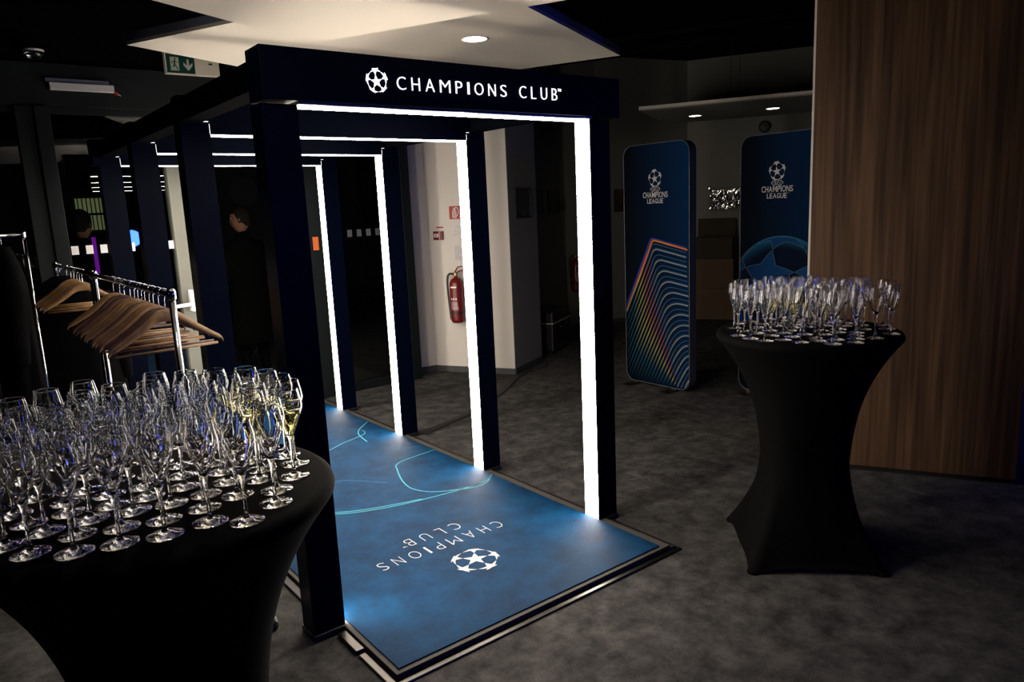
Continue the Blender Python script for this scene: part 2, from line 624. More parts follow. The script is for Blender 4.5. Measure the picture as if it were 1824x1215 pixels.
# wood-clad wall with its pale edge trim
wl0 = Vector((3.103, -0.274, 0)); wl1 = wl0 + Vector((0.536, -1.019, 0))
dW = (wl1 - wl0).normalized(); nW = Vector((-dW.y, dW.x, 0))
wb = MB().prism([(wl0.x, wl0.y), (wl1.x, wl1.y), (wl1.x + nW.x * .16, wl1.y + nW.y * .16), (wl0.x + nW.x * .16, wl0.y + nW.y * .16)], 0.035, 3.7).build("wall_wood", "wood_panel")
struct(wb, "brown wood-grain wall panel beside the far table")
t0 = wl0 - dW * 0.012
tr = MB().prism([(t0.x, t0.y), (wl0.x, wl0.y), (wl0.x + nW.x * .16, wl0.y + nW.y * .16), (t0.x + nW.x * .16, t0.y + nW.y * .16)], 0.035, 3.7).build("trim_1", "wall_paint")
struct(tr)
pk = MB().prism([(wl0.x + nW.x * .02, wl0.y + nW.y * .02), (wl1.x + nW.x * .02, wl1.y + nW.y * .02), (wl1.x + nW.x * .14, wl1.y + nW.y * .14), (wl0.x + nW.x * .14, wl0.y + nW.y * .14)], 0, 0.035).build("trim_2", "black_satin")
struct(pk)
# plain wall seen past the wood wall's end, in the blue lamps' light
slab("wall_side", (4.05, -1.15), (4.95, -2.85), 0, 3.7, 0.12, "wall_grey")

# ---- glazed front: posts, transom, panes with sticker rows
YG = 3.89


def glazing(name, x0, x1, label, z0=0.0, z1=2.62, stickers=(), rail=0.09, ink="sticker_white"):
    root = thing(name, label, None, ((x0 + x1) / 2, YG, 0), kind="structure")
    h = (x1 - x0) / 2
    MB().box((-h, -.03, z0), (h, .03, z0 + rail)).build("bottom_rail", "frame_anthracite", root, bevel=.003)
    MB().box((-h, -.03, z1 - .05), (h, .03, z1)).build("top_rail", "frame_anthracite", root, bevel=.003)
    p = MB().box((-h, -.004, z0 + rail), (h, .004, z1 - .05)).build("pane", "facade_glass", root)
    for sx in stickers:
        MB().box((sx - (x0 + x1) / 2 - .025, -.006, 1.518), (sx - (x0 + x1) / 2 + .025, -.0045, 1.585)).build("sticker", ink, p)
    return root


glazing("window_1", -2.6, -0.53, "tall dark facade pane at the photo's edge")
glazing("door_1", -0.31, 0.45, "glass door with white sticker squares and closer", stickers=[-.27 + .1 * k for k in range(8)])
glazing("door_2", 1.74, 2.62, "dark glass door behind the tunnel's far end", stickers=[2.05, 2.15, 2.25, 2.35, 2.45, 2.55], ink="sticker_dimmed")
for nm, x0, x1, mt in (("trim_3", -.53, -.31, "frame_anthracite"), ("trim_4", .45, .55, "stile_lit"), ("trim_5", 1.59, 1.74, "frame_anthracite"), ("trim_6", 2.62, 2.72, "frame_anthracite")):
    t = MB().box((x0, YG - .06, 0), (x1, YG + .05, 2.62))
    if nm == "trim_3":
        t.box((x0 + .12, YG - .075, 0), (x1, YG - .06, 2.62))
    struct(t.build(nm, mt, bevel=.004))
struct(MB().box((-2.6, YG - .05, 2.62), (2.72, YG + .05, 2.93)).build("trim_7", "frame_anthracite", bevel=.004))

# ---- suspended ceiling panels
def panel(name, p, a, la, b, lb, z, th, edge, label, inner="panel_white"):
    p = Vector((*p, 0)); a = Vector((*a, 0)); b = Vector((*b, 0))
    c = [p, p + a * la, p + a * la + b * lb, p + b * lb]
    root = thing(name, label, "ceiling panel", (p.x, p.y, z))
    q = [(v.x - p.x, v.y - p.y) for v in c]
    MB().prism(q, 0, th * .3).build("soffit_board", inner, root)
    MB().prism(q, th * .3, th).build("edge_frame", edge, root)
    ce = (c[0] + c[2]) / 2 - p
    for sx, sy in ((.25, .25), (.75, .25), (.25, .75), (.75, .75)):
        r = (a * la * sx + b * lb * sy)
        MB().tube([(r.x, r.y, th), (r.x, r.y, 3.7 - z)], .004, 6).build("suspension_rod", "black_plastic", root)
    return root


a1 = (0.892, 0.452); b1 = (0.452, -0.892)
panel("ceiling_panel", (0.011, 2.615), (0.899, 0.438), 2.44, (0.425, -0.905), 2.48, 2.85, 0.07, "panel_edge_dark", "large white suspended ceiling panel with one round downlight above the arch")
panel("ceiling_panel", (0.565, 1.078), (-0.891, -0.453), 2.4, (0.452, -0.892), 2.4, 2.62, 0.07, "panel_edge_dark", "lower white ceiling panel with its corner pointing down at the sign")
panel("ceiling_panel", (5.66, 3.42), tuple(GA)[:2], 4.0, tuple(GB)[:2], 1.80, 2.78, 0.05, "panel_white", "grey suspended ceiling panel with two downlights over the banners", inner="wall_grey")


def downlight(x, y, z, label, r=.085, glow="downlight_glow"):
    t = thing("downlight", label, "downlight", (x, y, z), group="round ceiling downlights")
    MB().lathe([(r, -.001), (r * 1.16, -.004), (r * 1.18, 0), (r, .001)], 32).build("trim_ring", "panel_white", t, smooth=True)
    MB().lathe([(0.001, -.002), (r, -.002)], 32).build("lens", glow, t)
    return t


downlight(1.905, 1.479, 2.848, "lit round downlight in the big white panel above the sign", .082)
downlight(-.55, -.55, 2.618, "added unseen downlight over the near table, for sparkle on the glasses", .07, "sparkle_downlight")  # added out of view so the near glasses sparkle
downlight(6.80, 3.49, 2.778, "lit downlight over the striped banner, nearer the panel corner", .075)
downlight(7.20, 2.63, 2.778, "lit downlight above the ball banner beside the wood wall", .075)
# black services under the ceiling
for k, (p0, p1, r) in enumerate((((4.2, 6.0, 3.45), (7.5, -.6, 3.45), .07), ((3.2, 5.0, 3.3), (6.2, -1, 3.3), .03))):
    t = MB().tube([p0, p1], r, 12).build("ceiling_duct", "ceiling_black", smooth=True)
    tag(t, ("thick" if k == 0 else "thin") + " black pipe run under the dark ceiling", "pipe")

# ------------------------------------------------------------------ the light tunnel
W = 1.5101; HB = 2.146; ZB = 0.03; PW = 0.138; PD = 0.112; LD = 0.1076
DY = [0.0, 1.0733, 2.1451, 3.1982]
tun = thing("light_tunnel", "dark navy walk-through tunnel of four arches lined with white light strips", "tunnel", (0, 0, 0))
for i, d in enumerate(DY):
    for s in (0, 1):
        xa, xb = ((-PW, 0) if s == 0 else (W, W + PW))
        pm = MB()
        xi, sg_ = ((0, -1) if s == 0 else (W, 1))
        pm.box((min(xa, xi + sg_ * .004) if s == 0 else xi + .004, d, ZB), (xi - .004 if s == 0 else xb, d + PD, HB))
        pm.box((min(xi, xi + sg_ * .004), d, ZB), (max(xi, xi + sg_ * .004), d + .003, HB))
        pm.box((min(xi, xi + sg_ * .004), d + LD + .001, ZB), (max(xi, xi + sg_ * .004), d + PD, HB))
        po = pm.build("post", "navy_panel", tun)
        la, lb = ((-.0039, -.0008) if s == 0 else (W + .0008, W + .0039))
        box("light_strip", (la, d + .0032, ZB + .002), (lb, d + LD, HB - .0005), "led_white", po)
        pl = box("base_plate", (xa - .004, d - .010, 0.001), (xb + .004, d + PD + .012, ZB), "black_satin", po, bevel=.003)
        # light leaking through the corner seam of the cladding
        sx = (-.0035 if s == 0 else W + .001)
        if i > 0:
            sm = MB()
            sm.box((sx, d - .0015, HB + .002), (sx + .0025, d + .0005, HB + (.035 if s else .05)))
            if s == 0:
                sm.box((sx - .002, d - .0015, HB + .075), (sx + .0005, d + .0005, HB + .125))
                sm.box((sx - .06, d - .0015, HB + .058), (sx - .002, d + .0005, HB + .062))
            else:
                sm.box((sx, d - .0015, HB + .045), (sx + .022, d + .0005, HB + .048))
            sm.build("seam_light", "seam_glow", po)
    if i == 0:
        bm_ = box("header", (-.135, -.025, HB + .011), (1.70, PD + .005, 2.345), "navy_panel", tun, bevel=.003)
        box("lip_profile", (0, -.018, HB), (W, PD, HB + .011), "brushed_steel", bm_)
    else:
        xl = -.178 if i == 3 else -PW
        bm_ = box("beam", (xl, d, HB), (W + PW, d + PD, 2.325), "navy_panel", tun, bevel=.003)
    box("light_strip", (.001, d + .004, HB - .0006), (W - .001, d + LD, HB + .002), "led_white", bm_)
    if i == 0:
        HEAD = bm_
for i in range(3):
    for s in (0, 1):
        xa, xb = ((-PW, -PW + .10) if s == 0 else (W + PW - .10, W + PW))
        box("side_rail", (xa, DY[i] + PD, 2.20), (xb, DY[i + 1], 2.305), "rail_black", tun, bevel=.002)
for s in (0, 1):   # little stud on the rail's end beside the header
    pass
MB().tube([(-.09, .16, 2.305), (-.09, .16, 2.325)], .006, 8).build("bolt", "black_plastic", tun)

yh = -.0255
letters("sign_letter", "letter_glow", HEAD, "CHAMPIONS", lambda u, v, l: (0.416 + u * .557, yh - l, 2.2205 + v * .0500), -.018, .60, .004)
letters("sign_letter", "letter_glow", HEAD, "CLUB", lambda u, v, l: (1.047 + u * .228, yh - l, 2.2205 + v * .0525), -.018, .60, .004)
letters("sign_letter", "letter_glow", HEAD, "TM", lambda u, v, l: (1.281 + u * .020, yh - l, 2.262 + v * .012), .008, .85, .003)
em = MB()
for pl in BALL:
    em.poly(pl, lambda x, y, l: (0.327 + x * .048, yh - .004 - l, 2.249 + y * .048), .004)
o = em.build("sign_emblem", "letter_glow", HEAD); tag(o, "glowing star ball emblem on the header")

# floor edging of the tunnel
edge = [((-.048, -.490, 0.001), (-.016, -.215, .010)), ((-.052, -.20, 0.001), (-.012, -.03, .020)), ((-.048, -.494, 0.001), (1.602, -.468, .010)), ((1.562, -.458, 0.001), (1.602, 3.75, .012)), ((-.052, .15, .001), (-.012, 3.75, .012))]
for i, (a, b) in enumerate(edge):
    box("edge_profile", a, b, "brushed_steel" if i < 3 else "black_satin", tun, bevel=.004)
# ---- printed mat
mat_r = thing("carpet_mat", "blue printed entrance carpet running through the light tunnel", "carpet", (0, 0, 0))
MB().box((-.008, -.455, .001), (1.556, 3.72, .028)).build("rubber_border", "rubber_border", mat_r, bevel=.003)
pile = MB().box((.014, -.432, .028), (1.502, 3.70, .0345)).build("carpet_pile", "mat_blue", mat_r)
zp = .0350
letters("printed_letter", "mat_white", pile, "CHAMPIONS", lambda u, v, l: (1.085 - u * .745, .375 - v * .082, zp), -.022, .56)
letters("printed_letter", "mat_white", pile, "CLUB", lambda u, v, l: (.905 - u * .335, .515 - v * .082, zp), -.022, .56)
letters("printed_letter", "mat_white", pile, "TM", lambda u, v, l: (.562 - u * .022, .452 - v * .014, zp), .005, .85)
em = MB()
for pl in BALL:
    em.poly(pl, lambda x, y, l: (.735 - x * .122, .077 - y * .122, zp))
o = em.build("printed_emblem", "mat_white", pile); tag(o, "white star ball printed on the blue carpet")


def spline(pts, n=10):
    P = [Vector((*p, 0)) if len(p) == 2 else Vector(p) for p in pts]
    P = [P[0] * 2 - P[1]] + P + [P[-1] * 2 - P[-2]]
    out = []
    for i in range(1, len(P) - 2):
        for k in range(n):
            t = k / n
            a, b, c, d = P[i - 1], P[i], P[i + 1], P[i + 2]
            out.append(0.5 * ((2 * b) + (c - a) * t + (2 * a - 5 * b + 4 * c - d) * t * t + (3 * b - a - 3 * c + d) * t ** 3))
    out.append(P[-2])
    return out


def ribbon(mb, pts, w, z):
    n = len(mb.v)
    for i, p in enumerate(pts):
        t = (pts[min(i + 1, len(pts) - 1)] - pts[max(i - 1, 0)]).normalized()
        s = Vector((-t.y, t.x, 0)) * w / 2
        mb.v += [(p.x + s.x, p.y + s.y, z), (p.x - s.x, p.y - s.y, z)]
    for i in range(len(pts) - 1):
        a = n + 2 * i
        mb.f.append((a, a + 1, a + 3, a + 2))


for pts in ([(1.497, .968), (1.405, .905), (1.202, .896), (.974, .921), (.766, .96), (.581, 1.026), (.461, 1.099), (.30, 1.22), (.02, 1.50)],
            [(.95, .935), (.766, .985), (.60, 1.045), (.47, 1.12), (.28, 1.27)],
            [(1.48, .95), (1.40, .885), (1.315, .862), (1.171, .913), (1.05, .995), (.997, 1.10), (.995, 1.191), (1.03, 1.33), (1.102, 1.509), (1.13, 1.57), (1.198, 1.616), (1.32, 1.64), (1.495, 1.663)],
            [(1.35, 2.50), (1.33, 2.42), (1.269, 2.37), (1.079, 2.297), (.939, 2.219), (.6, 2.05), (.2, 1.80)],
            [(1.495, 2.69), (1.40, 2.60), (1.339, 2.535), (1.29, 2.458), (1.26, 2.36), (1.235, 2.20)]):
    ln = MB(); ribbon(ln, spline(pts), .0085, zp)
    ln.build("printed_line", "mat_cyan", pile)
for pts in ([(1.46, .975), (1.37, .905), (1.26, .90), (1.15, .935)], [(.40, 1.62), (.663, 1.586), (.734, 1.571), (.80, 1.50), (.928, 1.324)], [(1.30, 1.875), (1.346, 1.857), (1.471, 1.82)],
            [(1.33, 2.42), (1.345, 2.50), (1.28, 2.62)], [(.1, 2.7), (.6, 2.66), (1.1, 2.75)]):
    ln = MB(); ribbon(ln, spline(pts), .007, zp)
    ln.build("printed_line", "mat_cyan_faint", pile)

# flat cable cover from the tunnel to the column
cc = [Vector((1.69, 2.14, 0)), Vector((1.946, 2.238, 0)), Vector((2.314, 2.377, 0)), Vector((2.901, 2.73, 0)), Vector((3.376, 3.088, 0)), Vector((3.70, 3.255, 0))]
k = MB()
sp = spline([tuple(v)[:2] for v in cc], 6)
ribbon(k, sp, .07, .009)
ribbon(k, sp, .09, .002)
nn = len(sp)
for i in range(nn - 1):
    a = 2 * i; b = 2 * nn + 2 * i
    k.f += [(a, a + 2, b + 2, b), (a + 1, b + 1, b + 3, a + 3)]
tag(k.build("cable_cover", "black_rubber"), "black flat cable cover lying across the floor from tunnel to column", "cable cover")
lp = [(3.78, 3.27, .006), (3.90, 3.26, .006), (4.02, 3.34, .006), (3.98, 3.42, .006), (3.84, 3.36, .006), (3.72, 3.26, .006)]
tag(MB().tube([tuple(v) for v in spline(lp, 6)], .006, 6).build("loose_cable", "black_plastic", smooth=True), "loop of black cable on the floor at the column's foot", "cable")

# ------------------------------------------------------------------ bar tables in stretch covers
TOPZ = 1.10; TR = 0.415


def make_table(name, label, loc, rz):
    t = thing(name, label, "table", loc, rz)
    seg = 72; rows = 40
    zt = 1.062; zw = 0.47; rw = 0.205
    mb = MB()
    for k in range(rows + 1):
        z = 0.004 + (zt - .004) * k / rows
        for i in range(seg):
            a = 2 * PI * i / seg
            if z > zw:
                s = (z - zw) / (zt - zw)
                base = rw + (TR - .006 - rw) * (0.22 * s + 0.78 * s ** 2.7)
                # four faint pulled folds
                r = base + .012 * math.cos(4 * a) * (1 - s) ** 1.0 * .9
            else:
                s = (zw - z) / zw
                a4 = ((a + PI / 4) % (PI / 2)) - PI / 4
                chord = .445 * math.cos(PI / 4) / math.cos(PI / 4 - abs(a4))
                rb = chord * .96 + .018 * math.exp(-(a4 / .10) ** 2)
                e = 0.30 * s + 0.70 * s ** 1.9
                r = (rw + .0108 * math.cos(4 * a) * (1 - s)) + (rb - rw) * e
            lift = 0
            if k == 0:
                a4 = ((a + PI / 4) % (PI / 2)) - PI / 4
                lift = .035 * (1 - math.exp(-(a4 / .22) ** 2)) * math.cos(a4) * .8
            mb.v.append((r * math.cos(a), r * math.sin(a), z + lift))
    for k in range(rows):
        for i in range(seg):
            j = (i + 1) % seg
            mb.f.append((k * seg + i, k * seg + j, (k + 1) * seg + j, (k + 1) * seg + i))
    mb.build("skirt_cover", "spandex", t, smooth=True)
    MB().lathe([(TR - .007, 1.060), (TR - .001, 1.068), (TR + .001, 1.078), (TR - .003, 1.090), (TR - .012, 1.0975), (TR - .024, TOPZ), (.001, TOPZ)], 72).build("top_cover", "spandex", t, smooth=True)
    for k in range(4):
        a = k * PI / 2
        MB().lathe([(.030, .0005), (.030, .012), (.022, .018), (.001, .019)], 14, cap0=True).build("foot", "spandex", t, loc=(.405 * math.cos(a), .405 * math.sin(a), 0))
    return t


TL = (-0.81, -0.87); TRt = (2.065, -0.868)
make_table("bar_table", "tall bar table in black stretch cover at the tunnel's left, crowded with glasses", (*TL, 0), math.radians(20))
make_table("bar_table", "tall bar table in black stretch cover in front of the wood wall", (*TRt, 0), 0)

# ---- glasses
OUT = [(.0062, .098), (.0088, .106), (.0140, .120), (.0205, .137), (.0270, .154), (.0325, .168), (.0353, .1775), (.0358, .183), (.0346, .191), (.0316, .206), (.02852, .222), (.0281, .2243), (.02785, .22495)]
INN = [(.0274, .22495), (.02715, .2243), (.02750, .222), (.0305, .206), (.0334, .191), (.0345, .183), (.0340, .1775), (.0312, .1685), (.0256, .155), (.0190, .138), (.0122, .1215), (.0060, .1085), (.0002, .1060)]
GSEG = 28


def lathe_mesh(name, prof, mat, **kw):
    o = MB().lathe(prof, GSEG, **kw).build(name, mat, smooth=True, recalc=False)
    me = o.data
    bpy.data.objects.remove(o)
    return me


ME_FOOT = lathe_mesh("foot", [(.0004, .0006), (.034, .0006), (.0368, .0010), (.0374, .0018), (.0360, .0028), (.026, .0044), (.0150, .0068), (.0078, .0105), (.0050, .0165), (.0042, .024)], "wine_glass_clear")
ME_STEM = lathe_mesh("stem", [(.0042, .024), (.0037, .045), (.0037, .070), (.0044, .088), (.0062, .098)], "wine_glass_clear")
ME_BOWL = lathe_mesh("bowl", OUT + INN, "wine_glass_clear")
WP = [(.0002, .1056), (.0064, .1081), (.0126, .1212), (.0194, .1378), (.0260, .1548), (.0316, .1683), (.0320, .1700)]
ME_WINE = lathe_mesh("wine", WP, "wine_liquid", cap1=True)


def glass(x, y, label, group, wine=False):
    t = thing("wine_glass", label, "glass", (x, y, TOPZ), random.uniform(0, 6.28), group)
    for n, me in (("foot", ME_FOOT), ("stem", ME_STEM), ("bowl", ME_BOWL)) + ((("wine", ME_WINE),) if wine else ()):
        o = bpy.data.objects.new(n, me); C.objects.link(o); o.parent = t
    return t


def fill(points, centre, rmax, spacing, jitter, rot):
    """complete the close-packed crowd around the hand-placed glasses"""
    pts = list(points)
    n = 12
    cand = []
    for i in range(-n, n + 1):
        for j in range(-n, n + 1):
            x = (i + .5 * (j % 2)) * spacing; y = j * spacing * .866
            q = (centre[0] + x * math.cos(rot) - y * math.sin(rot) + random.uniform(-jitter, jitter), centre[1] + x * math.sin(rot) + y * math.cos(rot) + random.uniform(-jitter, jitter))
            cand.append(q)
    # two sweeps: lattice first, then a fine search for leftover gaps
    for q in cand + [(centre[0] + a * .012, centre[1] + b * .012) for a in range(-32, 33) for b in range(-32, 33)]:
        if math.hypot(q[0] - centre[0], q[1] - centre[1]) > rmax: continue
        if all(math.hypot(q[0] - p[0], q[1] - p[1]) > .0785 for p in pts):
            pts.append(q)
    return pts[len(points):]


ORD = ["first", "second", "third", "fourth", "fifth", "sixth", "seventh", "eighth", "ninth", "tenth", "eleventh", "twelfth", "thirteenth", "fourteenth"]
frontL = [(-1.081, -1.042), (-1.013, -1.101), (-.934, -1.12), (-.854, -1.143), (-.763, -1.142)]
wineL = [(-.519, -1.0), (-.593, -.959), (-.481, -.911), (-.561, -.889), (-.558, -.803), (-.472, -.829), (-.478, -.745), (-.502, -.655), (-.567, -.709)]
midL = [(-.668, -1.027), (-1.114, -.966), (-1.046, -.941), (-.994, -1.009), (-.915, -1.035), (-.836, -1.058), (-.75, -1.052), (-.655, -.919), (-1.067, -.862), (-.988, -.858), (-.958, -.936),
        (-.905, -.879), (-.874, -.955), (-.801, -.968), (-.723, -.965), (-.644, -.834), (-1.124, -.70), (-1.088, -.78), (-1.035, -.694), (-.982, -.779), (-.934, -.724), (-.899, -.799), (-.829, -.883),
        (-.82, -.802), (-.746, -.876), (-.728, -.788), (-.71, -.70), (-.969, -.515), (-.881, -.476), (-.825, -.588), (-.711, -.521), (-.64, -.568), (-.576, -.607), (-1.047, -.567), (-.905, -.615)]


def relax(pts, fixed=0, dmin=.0765, it=60):
    P = [list(p) for p in pts]
    for _ in range(it):
        for i in range(len(P)):
            for j in range(i):
                dx = P[i][0] - P[j][0]; dy = P[i][1] - P[j][1]
                d = math.hypot(dx, dy)
                if d < dmin:
                    k = (dmin - d) / max(d, 1e-6) * .5
                    P[i][0] += dx * k; P[i][1] += dy * k; P[j][0] -= dx * k; P[j][1] -= dy * k
    return [tuple(p) for p in P]


allL = relax(frontL + wineL + midL)
nf, nw = len(frontL), len(wineL)
frontL, wineL, midL = allL[:nf], allL[nf:nf + nw], allL[nf + nw:]
midL += fill(allL, TL, .345, .082, .004, .1)
for i, (x, y) in enumerate(frontL):
    glass(x, y, f"empty tulip glass standing {ORD[i]} from the photo's edge in the near table's front row", "empty glasses on the near table")
WL = ["half-full wine glass out at the near table's rim, nearest the camera", "half-full wine glass just left of the outermost one on the near table", "second wine glass along the near table's rim, behind the outermost one", "wine glass behind the inner of the two front full glasses, near table",
      "wine glass third back in the inner full column on the near table", "third wine glass along the near table's rim", "fourth wine glass along the near table's rim", "rearmost wine glass at the near table's rim beside the arch post", "rearmost wine glass of the inner full column on the near table"]
for i, (x, y) in enumerate(wineL):
    glass(x, y, WL[i], "filled glasses on the near table", True)


def ranks(pts, per):
    """(point, rank from the front, place from the photo's left)"""
    fx, fy = .6125, .7905
    q = sorted(pts, key=lambda p: p[0] * fx + p[1] * fy)
    out = []
    for r_ in range(0, len(q), per):
        row = sorted(q[r_:r_ + per], key=lambda p: p[0] * fy - p[1] * fx)
        out += [(p, r_ // per, i) for i, p in enumerate(row)]
    return out


for (x, y), r_, i in ranks(midL, 7):
    glass(x, y, f"empty glass on the near table, {ORD[r_ + 1]} rank from the front, {ORD[i]} from the left", "empty glasses on the near table")

wineR = [(1.827, -.829), (1.918, -.838), (1.862, -.917), (1.943, -.925), (1.990, -.995)]
frontR = [(2.156, -.974), (2.22, -1.059), (2.289, -1.139), (2.371, -1.077), (2.316, -1.0)]
leftR = [(2.016, -.52), (1.905, -.576), (1.857, -.667), (1.845, -.745), (1.979, -.66), (1.942, -.749), (2.075, -.93), (2.252, -.95)]
allR = relax(wineR + frontR + leftR)
wineR, frontR, leftR = allR[:5], allR[5:10], allR[10:]
WR = ["wine-filled glass furthest toward the banners among the five on the far table", "wine-filled glass in the second rank on the far table", "wine-filled glass nearest the camera on the far table", "wine-filled glass just past the nearest one on the far table", "wine-filled glass closest to the wood wall on the far table"]
for i, (x, y) in enumerate(wineR):
    glass(x, y, WR[i], "filled glasses on the far table", True)
for (x, y), r_, i in ranks(frontR + leftR + fill(allR, TRt, .365, .083, .005, .45), 9):
    glass(x, y, f"empty glass on the far table, {ORD[r_]} rank from the front, {ORD[i]} from the left", "empty glasses on the far table")

# ------------------------------------------------------------------ banners
def rounded(w, h, r, n=8):
    pts = []
    for cx, cy, a0 in ((w - r, r, -PI / 2), (w - r, h - r, 0), (r, h - r, PI / 2), (r, r, PI)):
        for k in range(n + 1):
            a = a0 + PI / 2 * k / n
            pts.append((cx + r * math.cos(a), cy + r * math.sin(a)))
    return pts


BW, BH = 0.76, 2.205


def banner(label, x, ytop, cat="banner"):
    """local u runs from the left edge (as seen) to the right, v upward; face looks towards -X"""
    t = thing("exhibition_banner", label, cat, (x, ytop, .03))
    out = rounded(BW, BH, .10)
    body = MB()
    n = len(out)
    body.v = [(0.002, -u, v) for u, v in out] + [(.095, -u, v) for u, v in out]
    body.f = [tuple(range(n)), tuple(range(n, 2 * n))] + [(i, (i + 1) % n, n + (i + 1) % n, n + i) for i in range(n)]
    body.build("frame_body", "banner_edge", t)
    # graphic: gridded so the ink gradient can be stored on it
    g = MB(); g.c = []
    inn = rounded(BW - .008, BH - .008, .097)
    rings = 10
    cu, cv = BW / 2, BH / 2
    NU, NV = 14, 40
    def ink(u, v):
        s = u / BW; h = v / BH
        k = max(0, s) ** 1.6 * (0.35 + 0.65 * max(0, h - .1))
        return (0.0005 + .0003 * k, 0.0018 + .012 * k, 0.0044 + .047 * k)
    m_ = len(inn)
    for r_ in range(1, rings + 1):
        f = r_ / rings
        for u, v in inn:
            uu = cu + (u + .004 - cu) * f; vv = cv + (v + .004 - cv) * f
            g.v.append((0, -uu, vv)); g.c.append(ink(uu, vv))
    g.v.append((0, -cu, cv)); g.c.append(ink(cu, cv))
    ci = len(g.v) - 1
    for i in range(m_):
        g.f.append((ci, i, (i + 1) % m_))
        for r_ in range(rings - 1):
            g.f.append((r_ * m_ + i, r_ * m_ + (i + 1) % m_, (r_ + 1) * m_ + (i + 1) % m_, (r_ + 1) * m_ + i))
    gr = g.build("printed_graphic", "ink_print", t)
    # piping round the edge
    pp = [(.0, -u, v) for u, v in out]
    MB().tube(pp + [pp[0]], .0028, 6, cap=False).build("edge_piping", "banner_trim", t)
    for uf in (.10, .56):
        MB().box((-.12, -uf - .05, -.0295), (.19, -uf + .05, -.0245)).box((.02, -uf - .03, -.0295), (.07, -uf + .03, .01)).build("foot_plate", "brushed_steel", t)
    return t, gr


def banner_logo(gr, u0, dv=0.0):
    x = -.0008
    em = MB()
    for pl in BALL:
        em.poly(pl, lambda a, b, l: (x, -(u0 + a * .078), 1.903 + dv + b * .078))
    # the little arched badge
    def arc(r, a0, a1, n=14):
        return [(r * math.cos(math.radians(a0 + (a1 - a0) * i / n)), r * math.sin(math.radians(a0 + (a1 - a0) * i / n))) for i in range(n + 1)]
    cz = 1.757 + dv
    for r0, r1 in ((.070, .075), (.033, .037)):
        pl = arc(r1, 40, 140) + list(reversed(arc(r0, 40, 140)))
        em.poly(pl, lambda a, b, l: (x, -(u0 + a), cz + b))
    for a in (40, 140):
        c_, s_ = math.cos(math.radians(a)), math.sin(math.radians(a))
        pl = [(c_ * .033 - s_ * .0022, s_ * .033 + c_ * .0022), (c_ * .033 + s_ * .0022, s_ * .033 - c_ * .0022), (c_ * .075 + s_ * .0022, s_ * .075 - c_ * .0022), (c_ * .075 - s_ * .0022, s_ * .075 + c_ * .0022)]
        em.poly(pl, lambda a, b, l: (x, -(u0 + a), cz + b))
    for ch, ang in zip("UEFA", (120, 101, 80, 60)):
        th = math.radians(ang - 90); cx, cy = .0535 * math.cos(math.radians(ang)), .0535 * math.sin(math.radians(ang))
        w_ = .0065
        text_mesh(em, ch, lambda u, v, l, th=th, cx=cx, cy=cy: (x, -(u0 + cx + (u - .5) * 2 * w_ * math.cos(th) - (v - .5) * .024 * math.sin(th)), cz + cy + (u - .5) * 2 * w_ * math.sin(th) + (v - .5) * .024 * math.cos(th)), .0)
    em.build("printed_emblem", "banner_print", gr)
    letters("printed_letter", "banner_print", gr, "CHAMPIONS", lambda u, v, l: (x, -(u0 - .145 + u * .29), 1.7295 + dv + v * .050), .012, .87)
    letters("printed_letter", "banner_print", gr, "LEAGUE", lambda u, v, l: (x, -(u0 - .094 + u * .185), 1.678 + dv + v * .042), .012, .87)
    letters("printed_letter", "banner_print", gr, "TM", lambda u, v, l: (x, -(u0 + .098 + u * .010), 1.716 + dv + v * .006), .0, .85)



b1, g1 = banner("dark blue free-standing banner with rainbow-striped bent lines", 4.03, 2.146)
banner_logo(g1, .380)
# bent stripes
st = MB(); st.c = []


def stripe(pts, w, colf):
    n = len(st.v)
    for i, p in enumerate(pts):
        t = (pts[min(i + 1, len(pts) - 1)] - pts[max(i - 1, 0)]).normalized()
        s = Vector((-t.y, t.x, 0)) * w / 2
        c = colf(i / (len(pts) - 1), p)
        for q in (p + s, p - s):
            st.v.append((-.0006 - .00001 * len(st.v) / 400, -min(max(q.x, .004), BW - .004), q.y)); st.c.append(c)
    for i in range(len(pts) - 1):
        if pts[i].x < .004 or pts[i + 1].x < .004 or pts[i + 1].x > BW - .003: continue
        a = n + 2 * i
        st.f.append((a, a + 1, a + 3, a + 2))


def bent(corner, left, right, rad):
    c = Vector((*corner, 0)); l = Vector((*left, 0)); r = Vector((*right, 0))
    dl = (l - c).normalized(); dr = (r - c).normalized()
    rl = min(rad, (l - c).length * .9); rr = min(rad, (r - c).length * .9)
    a = c + dl * rl; b = c + dr * rr
    pts = [l.lerp(a, i / 24) for i in range(25)]
    pts += [(a * (1 - t) ** 2 + c * 2 * t * (1 - t) + b * t * t) for t in [k / 12 for k in range(1, 12)]]
    pts += [b.lerp(r, i / 8) for i in range(9)]
    return pts


def mixc(a, b, t):
    t = max(0, min(1, t)); return tuple(x + (y - x) * t for x, y in zip(a, b))


